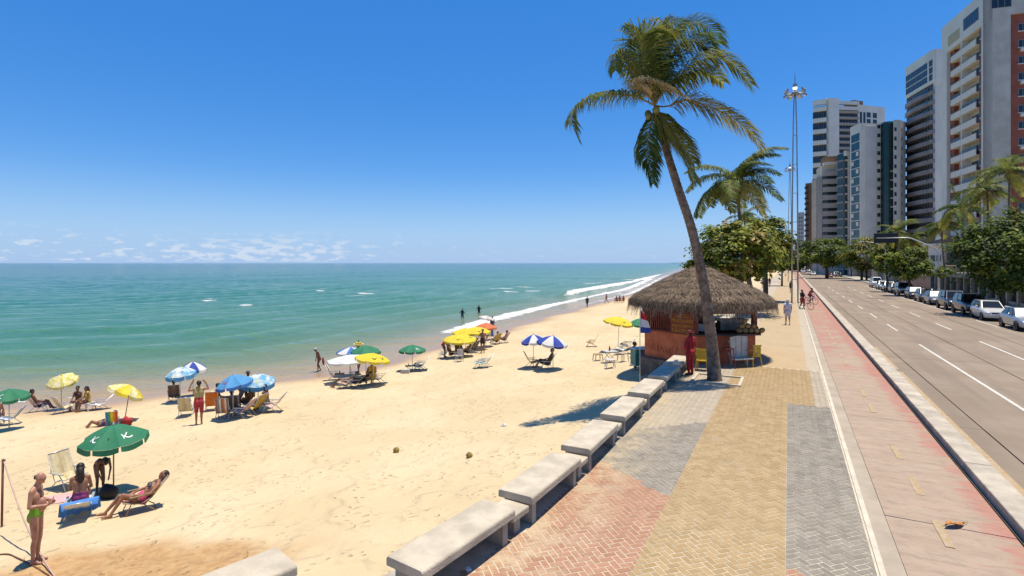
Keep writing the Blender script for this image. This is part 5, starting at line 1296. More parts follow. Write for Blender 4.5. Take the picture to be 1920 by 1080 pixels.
umbrella(G(656, 716), 1.52, 1.40, ['white'], 'wide flat white umbrella on a thick wooden pole', drop=.26, pole='wood', tilt=R(3), tdir=R(180), vdepth=.09)
umbrella(G(700, 724), 1.75, 1.0, ['yellow'], 'yellow umbrella with a black swoosh next to the wide white umbrella', drop=.30, tilt=R(8), tdir=R(20), emblem={6: ('SWOOSH', 'black', .8), 7: ('SWOOSH', 'black', .8)})
CL = [((646, 728), (-1, .2), 'brown', 45, 'striped chair in the shade of the wide white umbrella'), ((665, 727), (-1, .3), 'dark', 45, 'dark chair in the middle of the white umbrella group'), ((682, 722), (-1, .3), 'dark', 50, 'dark chair beside the woman in yellow'), ((707, 719), (-1, .2), 'grey', 45, 'grey reclining chair right of the woman in yellow'), ((628, 712), (1, -.1), 'dark', 60, 'dark chair at the left end of the white umbrella group')]
for (px, py), (dx, dy), key, rc, lb in CL: chair(G(px, py), face_to(dx, dy), key, lb, rc)
person(G(697, 722), face_to(-.3, 1), 'sit_up', 'brown', [('belly chest', (.60, .36, .05)), ('hip thigh1', (.55, .35, .08))], 'woman in a golden yellow top sitting with her back turned', 1.1, .02, 'bun', female=True)
person(G(648, 726), face_to(-1, .1), 'lie', 'brown', [('hip', (.05, .05, .08))], 'person reclining at the left in shade of the wide white umbrella', 1.0, .022)
person(G(672, 724), face_to(-1, .2), 'lie', 'dark', [('hip chest', (.05, .05, .06))], 'person in dark clothes reclining in the white umbrella group', 1.0, .022)
def side_table(q, label, s=1.0, c=(.30, .2, .12)):
    t_ = empty('side_table', q, .3, label, 'table', None, s); mb = MB(); mb.box(-.3, .3, -.3, .3, .5, .53); mb.build('table_top', cloth(c), t_, bevel=.01)
    for sx in (-1, 1):
        for sy in (-1, 1): mb = MB(); mb.tube([(sx * .25, sy * .25, 0), (-sx * .2, sy * .25, .5)], .014, 5); mb.build('leg', ALU, t_)
    for k, (x, y, h_) in enumerate(((-.1, 0, .2), (.12, .1, .24), (.05, -.15, .14))): mb = MB(); mb.lathe([(.035, .53), (.035, .53 + h_ * .6), (.014, .53 + h_ * .8), (.014, .53 + h_)], 8); mb.build('bottle', cloth((.08, .05, .03)), t_)
    return t_
side_table(G(637, 716), 'low folding table with bottles at the left of the white umbrella group', .9)
umbrella(G(773, 694), 1.55, .86, ['green'], 'lone green umbrella standing over one grey chair', drop=.30, emblem={6: ('K', 'white', .6)}, rot=R(22.5))
chair(G(784, 696), face_to(-1, .1), 'grey', 'grey chair under the lone green umbrella', 48); chair(G(787, 693), face_to(-1, .1), 'grey', 'second grey chair just behind, under the lone green umbrella', 52)
mb = MB(); mb.box(-.25, .25, -.18, .18, 0, .26); o = mb.build('cool_box', cloth((.5, .46, .4)), bevel=.03); o.location = G(760, 700); tag(o, 'small pale cool box under the lone green umbrella', 'cool box')
side_table(G(766, 697), 'tiny table with bottles under the lone green umbrella', .7)
# ---------------------------------------------------------------- yellow umbrella cluster
umbrella(G(862, 670), 1.62, 1.25, ['yellow'], 'nearest of the three big yellow umbrellas, man in red beside it', drop=.36, emblem={5: ('SWOOSH', 'black', .8), 7: ('SWOOSH', 'black', .8)}, rot=R(20), tilt=R(4), tdir=R(-90))
umbrella(G(893, 656), 1.75, 1.15, ['yellow'], 'farther yellow umbrella with green stripe next to the orange one', drop=.32, emblem={6: ('SWOOSH', 'black', .8)}, tilt=R(4), tdir=R(-90))
umbrella(G(873, 657), 1.70, 1.05, ['yellow'], 'yellow umbrella half hidden at the back of the yellow cluster', drop=.32, tilt=R(3), tdir=R(-90))
umbrella(G(911, 650), 1.90, .90, ['orange'], 'orange umbrella at the far end of the yellow cluster', drop=.34)
umbrella(G(913, 626), 1.85, .85, ['pale', 'white'], 'pale worn umbrella at the foam edge', drop=.24, tilt=R(12), tdir=R(10))
person(G(834, 670), face_to(1, -.2), 'bend', 'brown', [('chest belly hip arm1', (.60, .03, .03))], 'person in red bending over beside the nearest yellow umbrella', 1.0, .022)
person(G(905, 662), face_to(-.3, -1), 'hips', 'tan', [('hip thigh1', (.06, .04, .04))], 'tanned man standing in dark trunks beside the yellow umbrellas', 1.02, .022)
person(G(923, 623), face_to(-.3, 1), 'stand', 'dark', [('belly chest hip arm1', (.03, .05, .11))], 'person in navy clothes standing at the pale umbrella', .98, .024)
PL = [((848, 672), (1, .1), 'sit', 'brown'), ((862, 668), (.2, 1), 'sit', 'brown'), ((874, 667), (-1, .3), 'sit', 'tan'), ((886, 661), (-1, .5), 'sit', 'dark')]
lbs = ['person sitting at the left under the nearest yellow umbrella', 'person sitting in the middle under the nearest yellow umbrella', 'person sitting at the right under the nearest yellow umbrella', 'dark figure seated behind the standing tanned man']
for ((px, py), (dx, dy), ps, sk), lb in zip(PL, lbs): c_ = G(px, py); chair(c_, face_to(dx, dy), 'dark' if sk != 'tan' else 'grey', 'chair of the ' + lb, 60); person(c_, face_to(dx, dy), ps, sk, [('hip thigh1', (.08, .05, .05))], lb, 1.0, .024)
chair(G(830, 672), face_to(-1, -.1), 'green', 'green chair tipped back beside the person in red', 62)
plastic_stool(G(861, 678), face_to(-.4, 1), mat('white_plastic', (.66, .62, .58), .45), 'white plastic armchair before the nearest yellow umbrella', .42, True)
chair(G(919, 637), face_to(.1, 1), 'blue', 'blue chair seen from behind at the orange umbrella', 66, 1.25)
for (px, py, dx, key, lb) in ((929, 645, -.3, 'yellow', 'person with patterned chair at the right of the orange umbrella'), (944, 643, -1, 'red', 'rightmost sitter of the yellow umbrella cluster')):
    c_ = G(px, py); chair(c_, face_to(dx, .4), key, 'chair holding the ' + lb, 60); person(c_, face_to(dx, .4), 'sit', 'brown', [('hip chest', (.3, .08, .08))], lb, .95, .024)
chair(G(899, 690), face_to(-1, .1), 'greenwhite', 'green and white reclining chair alone on the sand, left of a pair', 48); chair(G(907, 688), face_to(-1, .1), 'greenwhite', 'green and white reclining chair alone on the sand, right of a pair', 48)
# ---------------------------------------------------------------- blue-white pair
umbrella(G(1000, 690), 1.95, .80, ['navy', 'white'], 'left of the two blue and white segmented umbrellas mid-beach', drop=.36, rot=R(22.5), tilt=R(5), tdir=R(190))
umbrella(G(1037, 693), 1.90, .90, ['navy', 'white'], 'right of the two blue and white segmented umbrellas mid-beach', drop=.40, tilt=R(8), tdir=R(-20))
c_ = G(1024, 692); chair(c_, face_to(-1, .15), 'dark', 'dark chair with a sitter under the blue and white pair', 58); person(c_, face_to(-1, .15), 'sit', 'brown', [('belly chest arm1 arm2', (.10, .09, .06)), ('hip thigh1 thigh2', (.08, .07, .06))], 'person in olive clothes sitting under the two blue and white umbrellas', 1.08, .02)
chair(G(999, 688), face_to(1, .2), 'wood', 'orange-brown chair facing the sitter under the blue and white pair', 60, 1.0, True)
# ---------------------------------------------------------------- wading people and far figures
for (px, py, sk, c2, lb) in ((867, 596, 'dark', (.02, .03, .06), 'left of the two bathers standing in the water'), (898, 588, 'dark', (.03, .03, .03), 'right of the two bathers standing in the water')):
    q = P(px, py, SEA); q.z = SEA - .55; person(q, face_to(.3, 1), 'wade', sk, [('hip belly chest', c2)], lb, 1.05, .024)
person(G(1101, 577), face_to(.2, 1), 'walk', 'dark', [('chest belly arm1', (.03, .03, .05)), ('hip thigh1', (.04, .04, .04))], 'dark figure carrying a board on the wet sand', 1.02, .028)
person(G(1137, 569), face_to(-1, .2), 'stride', 'brown', [('hip belly chest', (.35, .08, .12))], 'striding figure in pink on the far wet sand', .98, .028)
for k, (px, lb) in enumerate(((1156, 'left of the tiny trio sitting on the far sand'), (1162, 'middle of the tiny trio sitting on the far sand'), (1169, 'right of the tiny trio sitting on the far sand'))):
    person(G(px, 568), face_to(-.5, 1), 'sit_up', 'brown', [('hip chest', (.45, .08, .08))], lb, 1.05, .028, group='far sitters')
# ---------------------------------------------------------------- beside the kiosk
umbrella(G(1158, 658), 2.25, 1.05, ['yellow'], 'lone yellow umbrella on a tall pole near the kiosk', drop=.34, tilt=R(10), tdir=R(-25), emblem={6: ('SWOOSH', 'black', .8)}, lean=(.12, 0))
umbrella(G(1200, 652), 1.95, .85, ['green'], 'green umbrella half hidden behind the flag at the kiosk', drop=.36)
WP = mat('white_plastic', (.66, .62, .58), .45)
chair(G(1108, 650), face_to(-1, .1), 'wood', 'small wooden chair alone on the sand left of the yellow umbrella', 58, .95, True)
for (px, py, rc, key, lb) in ((1166, 664, 46, 'white', 'white reclining chair below the lone yellow umbrella'), (1174, 656, 50, 'green', 'greenish reclining chair behind the white one near the kiosk')): chair(G(px, py), face_to(-1, .15), key, lb, rc, 1.1)
plastic_stool(G(1144, 690), 0, WP, 'white plastic stool nearest the benches at the kiosk beach side', .48); plastic_stool(G(1168, 678), .4, mat('tan_plastic', (.45, .36, .24), .6), 'tan stool beside the cluttered table near the kiosk', .5); plastic_stool(G(1121, 676), .2, WOODC, 'small wooden stool left of the cluttered table', .4)
t_ = side_table(G(1143, 679), 'cluttered table with dark bottles near the kiosk', 1.25, (.5, .48, .45))
qc = G(1205, 690); cart = empty('vendor_cart', qc, R(8), 'teal vendor cart with a white edge parked by the kiosk wall', 'cart')
mb = MB(); mb.box(-.52, .52, -.35, .35, .22, .98); mb.build('body', mat('teal_paint', (.06, .26, .21), .6, .25, 3, c2=(.12, .34, .28)), cart, bevel=.02)
mb = MB(); mb.box(-.56, .56, -.39, .39, .984, 1.02); mb.build('top', WP, cart); mb = MB(); mb.box(-.54, .54, -.37, .37, .16, .216); mb.build('trim', WP, cart)
for sx in (-1, 1): mb = MB(); mb.lathe([(.16, -.03), (.17, 0), (.16, .03)], 14, 0, (sx * .44, -.1, .165), Matrix.Rotation(R(90), 3, 'Y')); mb.build('wheel', mat('rubber', (.02, .02, .02), .8), cart)
mb = MB(); mb.tube([(-.2, -.353, .6), (-.05, -.356, .7), (.1, -.353, .55), (.02, -.353, .45)], .012, 5); mb.tube([(-.4, -.353, .42), (-.2, -.353, .36)], .012, 5); mb.build('painted_mark', WP, cart)
person(G(1189, 684), face_to(1, .2), 'sit_up', 'dark', [('hip chest belly', (.06, .05, .05))], 'dark figure crouching beside the teal vendor cart', 1.05, .022)
q = Vector((5.35, 22.3, -.78)); fl = empty('flag', q + Vector((.0, 0, .45)), 0, 'red white and blue striped flag on a thin pole at the kiosk', 'flag'); mb = MB(); mb.tube([(0, 0, -.6), (0, 0, 2.85)], .015, 6); mb.build('pole', POLEM, fl)
mb = MB(); nx, nz_ = 8, 12
for i in range(nx + 1):
    for k in range(nz_ + 1):
        f, g = i / nx, k / nz_; mb.v.append((.02 + f * (.12 + .36 * g ** .7), .07 * math.sin(f * 5 + g * 3) * f, 2.75 - g * 1.05 - f * .2 * (1 - g)))
for i in range(nx):
    for k in range(nz_): mb.f.append((i * (nz_ + 1) + k, i * (nz_ + 1) + k + 1, (i + 1) * (nz_ + 1) + k + 1, (i + 1) * (nz_ + 1) + k)); mb.m.append(0 if k < 2 else (1 if k < 5 else (0 if k < 0 else (2 if k > 8 else 1))))
for n_ in range(len(mb.m)):
    k = n_ % nz_; mb.m[n_] = 1 if k < 1 else (0 if k < 5 else (1 if k < 9 else 2))
mb.build('flag_cloth', [mat('flag_red', (.55, .03, .03), .8, trans=.2), mat('flag_white', (.75, .74, .72), .8, trans=.2), mat('flag_blue', (.04, .07, .35), .8, trans=.2)], fl, smooth=True)
# promenade side of the kiosk
person(P(1294, 703), face_to(-.5, .8), 'hips', 'dark', [('hip belly chest arm1 arm2 fore thigh1 thigh2 calf', (.42, .02, .025)), ('neck', (.4, .02, .025))], 'person all in red with a red cap standing in front of the kiosk wall', .98, .015, 'short', hat=(.55, .04, .04))
YP = mat('yellow_plastic', (.62, .42, .03), .45)
plastic_stool(P(1317, 694), R(150), YP, 'yellow plastic armchair behind the palm trunk', .42, True); plastic_stool(P(1412, 686), R(-160), YP, 'yellow plastic armchair at the right end of the kiosk counter', .44, True)
t_ = empty('bar_stool', P(1366, 690), 0, 'dark wooden bar stool against the kiosk counter', 'stool'); mb = MB(); mb.box(-.17, .17, -.17, .17, .78, .82); mb.build('seat', DRED, t_)
for sx in (-1, 1):
    for sy in (-1, 1): mb = MB(); mb.tube([(sx * .2, sy * .2, 0), (sx * .14, sy * .14, .78)], .02, 6); mb.build('leg', DRED, t_)
t_ = empty('slatted_chair', P(1386, 687), R(14), 'white wooden slatted chair back leaning on the kiosk counter', 'chair')
WW = mat('white_wood', (.60, .55, .46), .7, .15, 5)
for k in range(6): mb = MB(); mb.box(-.42 + k * .14, -.29 + k * .14, .02 * (k % 2), .045 + .02 * (k % 2), .38, 1.22 + .05 * math.sin(math.pi * (k + .5) / 6)); mb.build('slat', WW, t_)
mb = MB(); mb.box(-.44, .44, .07, .12, .5, .58); mb.box(-.44, .44, .07, .12, 1.0, 1.08); mb.build('rail', WW, t_); mb = MB(); mb.box(-.44, .44, -.35, .04, .33, .37); mb.build('seat', WW, t_)
for sx in (-1, 1): mb = MB(); mb.box(sx * .38 - .03, sx * .38 + .03, -.02, .04, 0, .33); mb.build('leg', WW, t_)
# promenade walkers
person(P(1477, 609), face_to(.35, .9), 'walk', 'tan', [('chest belly arm1', (.66, .64, .66)), ('hip thigh1 thigh2', (.58, .55, .60)), ('foot', (.6, .6, .6))], 'man in white shirt and pale shorts walking away on the promenade', 1.02, .018, 'short', hairm=mat('white_hair', (.6, .58, .55)))
TYRE = mat('rubber', (.02, .02, .02), .8)
def bike(q, rz, label, fc=(.1, .1, .12)):
    t_ = empty('bicycle', q, rz, label, 'bicycle'); m_ = mat('bike_paint_%d' % int(fc[0] * 100), fc, .4, metal=.3)
    for y in (-.52, .52):
        mb = MB(); pts = [(0, y + .33 * math.cos(a), .34 + .33 * math.sin(a)) for a in [6.2832 * k / 24 for k in range(25)]]; mb.tube(pts, .02, 6, caps=False); w_ = mb.build('wheel', TYRE, t_)
        mb = MB()
        for k in range(8): a = 6.2832 * k / 8; mb.tube([(0, y, .34), (0, y + .32 * math.cos(a), .34 + .32 * math.sin(a))], .004, 4)
        mb.build('spokes', ALU, w_)
    mb = MB(); A, B, C, D_, E = (0, .52, .34), (0, .12, .30), (0, .2, .82), (0, -.38, .86), (0, -.52, .34)
    for a, b_ in ((A, B), (A, C), (B, C), (B, D_), (C, D_), (D_, E)): mb.tube([a, b_], .018, 6)
    mb.tube([C, (0, .22, .92)], .015, 6); mb.tube([D_, (0, -.4, 1.0)], .015, 6); mb.build('frame', m_, t_)
    mb = MB(); mb.box(-.07, .07, .08, .34, .92, .97); mb.build('saddle', TYRE, t_, bevel=.02); mb = MB(); mb.tube([(-.27, -.36, 1.02), (-.15, -.42, 1.0), (.15, -.42, 1.0), (.27, -.36, 1.02)], .014, 6); mb.build('handlebar', ALU, t_)
    return t_
q = P(1504, 579); person(q, face_to(.15, -1), 'push', 'dark', [('chest belly', (.02, .02, .025)), ('hip thigh1 thigh2', (.45, .03, .05))], 'person in black top and red shorts pushing a bicycle on the cycle lane', 1.02, .02); bike(P(1511, 580), R(20), 'bicycle pushed by the person in red shorts', (.35, .05, .05))
q = P(1521, 570); bike(q, face_to(.3, -1), 'bicycle ridden on the cycle lane', (.1, .1, .3)); person(q, face_to(.3, -1), 'ride', 'brown', [('chest belly', (.30, .10, .12)), ('hip thigh1', (.35, .06, .08))], 'cyclist in a dark pink top riding towards the camera', 1.0, .02)
person(P(1483, 549), face_to(0, 1), 'stand', 'dark', [('chest belly arm1 hip thigh1', (.08, .06, .05))], 'dark figure standing behind the lamp mast foot', 1.0, .028)
for k, (px, py, c1, lb) in enumerate(((1437, 545, (.4, .1, .1), 'person in red in the shade beyond the kiosk'), (1430, 540, (.5, .45, .42), 'person in pale shirt in the shade beyond the kiosk'), (1443, 538, (.05, .05, .06), 'person in black in the shade beyond the kiosk'))):
    person(P(px, py), face_to(.2, -1), 'hips', 'brown', [('chest belly arm1', c1), ('hip thigh1', (.1, .1, .12))], lb, 1.0, .028)
# ================================================================== BUILDINGS ACROSS THE AVENUE
WHITEW = mat('tower_white', (.93, .84, .70), .85, .08, .15); CREAMW = mat('tower_cream', (.80, .70, .55), .85, .1, .2)
STONEB = mat('tower_stone', (.68, .585, .46), .8, .12, .5, c2=(.77, .67, .54)); REDB = mat('tower_red_tile', (.40, .11, .06), .75, .15, .6)
GLS = glass('tower_glass', (.025, .03, .035)); GLT = glass('teal_glass', (.015, .06, .065)); GLG = glass('green_glass', (.012, .045, .035)); FRM = mat('window_frame', (.35, .34, .33), .6)
GREYB = mat('tower_grey_band', (.32, .275, .255), .75, .15, .3); DARKB = mat('tower_dark', (.055, .045, .042), .5, .2, .3); BROWNB = mat('tower_brown', (.28, .16, .09), .8, .12, .3)
def XY(px, Y): return Vector(((px - CX) / FPX * Y, Y, 0))
def edge(a, b):
    d = b - a; return Matrix.Translation(a) @ Matrix.Rotation(math.atan2(d.y, d.x), 4, 'Z'), d.length       # x left to right, +y away from the viewer
def building(name, pts, depth, H, m, label, back=None):
    t_ = empty(name, pts[0], 0, label, 'building', 'tower blocks across the avenue')
    loc = [p - pts[0] for p in pts]; dirv = Vector((pts[0].x + pts[-1].x, pts[0].y + pts[-1].y, 0)).normalized()
    poly = [(p.x, p.y) for p in loc] + [(p.x, p.y) for p in (loc[-1] + dirv * depth, loc[0] + dirv * depth)]
    if back is not None: poly = back
    mb = MB(); mb.prism(poly, -.1, H); mb.build('wall', m, t_)
    return t_, [edge(a, b) for a, b in zip(loc, loc[1:])]
def slab(t_, M, name, m, *b): mb = MB(); mb.box(*b, 0, M); return mb.build(name, m, t_)
def win_mesh(w_, h_, g=None, fr=.06, bars=1, sill=False):
    mb = MB(); mb.box(0, w_, -.05, .02, 0, fr, 1); mb.box(0, w_, -.05, .02, h_ - fr, h_, 1)
    for i in range(bars + 2): x = (w_ - fr) * i / (bars + 1); mb.box(x, x + fr, -.045, .02, fr, h_ - fr, 1)
    mb.box(fr, w_ - fr, -.02, .01, fr, h_ - fr, 0)
    if sill: mb.box(-.08, w_ + .08, -.16, .0, -.12, -.003, 2)
    return mb.mesh('window', [g or GLS, FRM, WHITEW])
def put(t_, M, name, me, xs, zs, skip=None, y=0.0):
    for i, x in enumerate(xs):
        for k, z in enumerate(zs):
            if skip and skip(i, k): continue
            o = link(name, me, t_); o.matrix_local = M @ Matrix.Translation((x, y, z))
def balc_mesh(w_, d_, hp, m, rail=True, th=.14):
    mb = MB(); mb.box(0, w_, 0, d_, -th, 0, 0); mb.box(0, w_, 0, .12, 0, hp, 0)
    if rail: mb.tube([(.05, .06, hp + .18), (w_ - .05, .06, hp + .18)], .03, 5, 1); mb.box(.0, .06, 0, .1, hp, hp + .2, 1); mb.box(w_ - .06, w_, 0, .1, hp, hp + .2, 1)
    return mb.mesh('balcony', [m, FRM])
# --- tallest tower at the right edge
A, B = XY(1766, 109), XY(1843, 94.4); nx_ = (B - A); nn = Vector((-nx_.y, nx_.x, 0)).normalized(); C_ = B + nn * 18
t_, E = building('apartment_tower', [A, B, C_], 16, 0.2, CREAMW, 'tallest apartment tower at the right edge with white balconies and red tiles')
M, L = E[0]; H1 = 52.3
slab(t_, M, 'core', CREAMW, 0.2, L - .8, 1.4, 15, .2, H1 - .6)
slab(t_, M, 'end_wall', WHITEW, 0, 2.0, 0, 1.396, .2, H1); slab(t_, M, 'divider', WHITEW, 7.5, 7.8, .02, 1.396, .2, 46.5); slab(t_, M, 'fin', WHITEW, 14.8, L, 0, 1.396, .2, 46.5)
slab(t_, M, 'tile_strip', REDB, 2.003, 3.6, .6, 1.396, .2, 46.5); slab(t_, M, 'tile_strip', REDB, 12.95, 14.797, .5, 1.396, .2, 46.5); slab(t_, M, 'cornice', WHITEW, 2.003, L, .0, 1.396, 46.503, H1)
FZ = [1.2 + 2.85 * k for k in range(16)]
put(t_, M, 'balcony', balc_mesh(5.0, 1.38, 1.0, WHITEW), [7.85], FZ); put(t_, M, 'balcony', balc_mesh(3.85, 1.38, 1.0, WHITEW), [3.63], FZ)
put(t_, M, 'balcony_door', win_mesh(3.6, 2.1, bars=3), [8.5], FZ, y=1.37); put(t_, M, 'balcony_door', win_mesh(2.8, 2.1, bars=2), [4.1], FZ, y=1.37)
put(t_, M, 'balcony_glazing', win_mesh(4.9, 1.6, GLT, bars=5), [7.9], FZ, lambda i, k: k not in (3, 6, 8, 11), y=.06); put(t_, M, 'balcony_glazing', win_mesh(3.7, 1.6, bars=4), [3.7], FZ, lambda i, k: k not in (5, 9, 12), y=.06)
put(t_, M, 'window', win_mesh(1.1, 1.6, sill=True), [13.4], [z + .7 for z in FZ], y=.5); put(t_, M, 'window', win_mesh(.9, 1.6, sill=True), [2.35], [z + .7 for z in FZ], y=.6)
o = win_mesh(5.3, 2.3, bars=5); put(t_, M, 'top_window', o, [8.6], [48.0], y=0); slab(t_, M, 'roof_opening', mat('warm_cream', (.62, .50, .30), .8), 2.6, 7.2, -.02, .3, 47.4, 49.4)
M, L = E[1]
slab(t_, M, 'stone_wall', STONEB, .003, 4.0, .0, .6, .2, H1 - .003); slab(t_, M, 'top_band', STONEB, 4.003, 18, .0, .6, 47.8, H1 - .003); slab(t_, M, 'tile_wall', REDB, 4.003, 18, .5, 14, .2, 47.79)
put(t_, M, 'top_window', win_mesh(2.9, 1.6, bars=2), [1.2], [49.1]); put(t_, M, 'window', win_mesh(1.3, 1.3, sill=True), [5.3, 8.5, 12], [z + .9 for z in FZ], y=.5)
mb = MB(); mb.box(0, .8, -.5, 0, 0, .55); put(t_, M, 'air_conditioner', mb.mesh('air_conditioner', WHITEW), [5.5], [z + .1 for z in FZ[::2]], y=.5)
# --- grey striped tower with curved balconies
pts = [XY(1700, 176.4), XY(1743, 163), XY(1753, 160.5), XY(1774, 162)]
t_, E = building('apartment_tower', pts, 16, 58.5, DARKB, 'grey striped tower with curved balconies next to the tallest tower')
H2 = 68.7
for k in range(3):
    M, L = E[k]; slab(t_, M, 'crown_wall', WHITEW, 0, L, -.4, .6, 58.5, H2 - .01 * k)
    if k < 2: put(t_, M, 'crown_window', win_mesh((L - .8) / (4 if k == 0 else 1), 1.9, bars=2), [.4 + i * (L - .8) / (4 if k == 0 else 1) for i in range(4 if k == 0 else 1)], [59.6 + 2.15 * q for q in range(3)], y=-.4)
M, L = E[2]; slab(t_, M, 'side_wall', WHITEW, .0, L, -.2, .5, 0, 58.5)
def curved_band(L, d_, h_, m):
    mb = MB(); n = 10; out = []; 
    for i in range(n + 1): f = i / n; out.append((L * f, -d_ * (.35 + .65 * math.sin(math.pi * min(1, max(0, f * 1.0))) ** .5)))
    mb.prism(out + [(L, .3), (0, .3)], 0, h_); return mb.mesh('balcony', m)
for k in range(2):
    M, L = E[k]; me_ = curved_band(L, 1.5 if k == 0 else .9, 1.25, GREYB); put(t_, M, 'balcony', me_, [0], [2.0 + 2.95 * q for q in range(19)])
    put(t_, M, 'window_band', win_mesh(L * .9, 1.3, bars=6 if k == 0 else 2), [L * .05], [3.5 + 2.95 * q for q in range(19)], y=-.12)
# --- white tower with teal glass and a green glass cylinder
pts = [XY(1594, 184), XY(1613, 178), XY(1653, 178.5)]
t_, E = building('apartment_tower', pts, 14, 51, WHITEW, 'white tower with teal glass corner and a green glass cylinder')
M, L = E[0]; put(t_, M, 'glass_panel', win_mesh(L * .82, 2.7, GLT, bars=1), [L * .12], [1 + 2.95 * q for q in range(16)]); mb = MB(); mb.box(0, 1.2, -.25, .0, 0, 1.3); me_ = mb.mesh('spandrel', WHITEW); put(t_, M, 'spandrel', me_, [L * .2, L * .66], [2.0 + 2.95 * q for q in range(14)], lambda i, k: (i + k) % 2)
M, L = E[1]; put(t_, M, 'window', win_mesh(1.15, 1.35, sill=True), [L - 1.6], [2 + 2.95 * q for q in range(17)]); slab(t_, M, 'wall_facet', mat('tower_white_b', (.84, .77, .68), .85, .08, .2), 1.7, L - 2.0, -.3, 0, 0, 50)
q = XY(1664, 178) - pts[0]
mb = MB(); mb.lathe([(2.0, 0), (2.0, 50.6), (1.6, 51.2)], 28, 0, q); mb.build('glass_cylinder', GLG, t_, smooth=False)
for z in range(0, 17): mb = MB(); mb.lathe([(2.04, 0), (2.04, .16)], 28, 0, q + Vector((0, 0, 1.0 + 2.95 * z))); mb.build('cylinder_band', mat('green_band', (.02, .03, .028), .5), t_)
mb = MB(); mb.box(-.5, .5, -.06, 0, 0, .8); me_ = mb.mesh('awning_window', WHITEW)
for z in range(7, 12): link('awning_window', me_, t_, loc=q + Vector((.1, -2.06, 1.9 + 2.95 * z)), rot=(R(-18), 0, 0))
t2, E = building('apartment_tower', [XY(1675, 170), XY(1688, 170.5), XY(1698, 173)], 8, 50, WHITEW, 'white block with a window column between the glass cylinder and the grey tower')
put(t2, E[0][0], 'window', win_mesh(.9, 1.3, sill=True), [.3], [2 + 2.95 * q for q in range(16)]); put(t2, E[1][0], 'window', win_mesh(.7, 1.3, sill=True), [.9], [2 + 2.95 * q for q in range(16)])
# --- tall black and white tower behind
pts = [XY(1524, 263), XY(1550, 260), XY(1569, 261), XY(1607, 262), XY(1657, 267)]
t_, E = building('apartment_tower', pts, 20, 81, DARKB, 'tall black and white banded tower behind the teal glass ones')
M, L = E[0]; put(t_, M, 'balcony', balc_mesh(L, 1.2, 1.9, WHITEW, False), [0], [78.6 - 5.45 * q for q in range(12)], y=-1.2); put(t_, M, 'glazing', win_mesh(L * .9, 2.6, bars=4), [L * .05], [80.8 - 5.45 * q - 5.3 for q in range(11)]); slab(t_, M, 'roof_slab', WHITEW, 0, L, -1.4, .5, 81.6, 84)
M, L = E[1]; slab(t_, M, 'white_panel', WHITEW, 0, L, -1.5, .2, 0, 84.4)
M, L = E[2]; put(t_, M, 'balcony', balc_mesh(L, 1.4, 1.05, mat('pale_brown_band', (.46, .38, .31), .8), False), [0], [77.5 - 2.95 * q for q in range(24)], y=-1.4); slab(t_, M, 'roof_band', WHITEW, 0, L, -1.5, .2, 78.9, 80.6); slab(t_, M, 'roof_band', WHITEW, 0, L, -1.5, .2, 81.6, 83.2); put(t_, M, 'window_band', win_mesh(L, 1.6, bars=6), [0], [78.6 - 2.95 * q - 2.8 for q in range(22)], y=-.02)
M, L = E[3]; slab(t_, M, 'white_panel', WHITEW, 0, L, -.6, 0, 0, 82); put(t_, M, 'tall_window', win_mesh(1.5, 8.5, bars=0), [1.0, 3.2], [70], y=-.6); put(t_, M, 'tall_window', win_mesh(2.6, 2.6, bars=1), [5.4, 9.4], [69.5, 72.8, 76.1], y=-.6); slab(t_, M, 'roof_house', BROWNB, -1.5, 5, 1, 6, 82, 84.5)
# --- lower striped block, teal glass slice, brown and far blocks
pts = [XY(1523, 206), XY(1541, 198), XY(1570, 196.5)]
t_, E = building('apartment_block', pts, 14, 36.5, mat('block_grey', (.36, .33, .30), .85, .1, .2), 'lower block with wide brown and cream bands in front of the black and white tower')
M, L = E[0]; mb = MB(); mb.box(0, .35, -.3, 0, 0, 36); put(t_, M, 'fin', mb.mesh('fin', CREAMW), [.3 + i * 1.0 for i in range(4)], [0])
M, L = E[1]; slab(t_, M, 'upper_wall', CREAMW, 0, L, 0, 8, 36.5, 40.4); put(t_, M, 'balcony', balc_mesh(L, 1.3, 1.55, mat('block_band', (.58, .50, .42), .8), False, .2), [0], [36.6 - 2.95 * q for q in range(12)], y=-1.3); put(t_, M, 'window_band', win_mesh(L * .96, 1.35, bars=4), [.1], [35.2 - 2.95 * q for q in range(12)]); slab(t_, M, 'roof_canopy', WHITEW, .4, L - .3, -1.5, 1, 40.4, 41.4); slab(t_, M, 'roof_house', BROWNB, 1.2, L + .4, 1.5, 7, 41.4, 44)
pts = [XY(1570, 191), XY(1583, 188), XY(1594, 188.5)]
t_, E = building('apartment_block', pts, 10, 43, GLT, 'narrow teal glass block between the banded block and the white tower')
for k in range(2):
    M, L = E[k]; put(t_, M, 'balcony', balc_mesh(L, .5, .35, FRM if k == 0 else WHITEW, False, .1), [0], [2 + 2.95 * q for q in range(14)], y=-.5); put(t_, M, 'glazing', win_mesh(L * .94, 2.3, GLT, bars=3), [L * .03], [2.4 + 2.95 * q for q in range(13)])
M, L = E[1]; slab(t_, M, 'edge_wall', WHITEW, L * .55, L, -.6, 0, 0, 43.8); slab(t_, M, 'edge_wall', WHITEW, 0, L * .55, -.6, .2, 42, 43.8)
t_, E = building('apartment_block', [XY(1510, 300), XY(1523, 297), XY(1527, 299)], 12, 49, BROWNB, 'brown block at the far end of the tower row'); M, L = E[0]; put(t_, M, 'balcony', balc_mesh(L * .5, 1, 1.0, DARKB, False), [0], [46 - 3 * q for q in range(14)], y=-1)
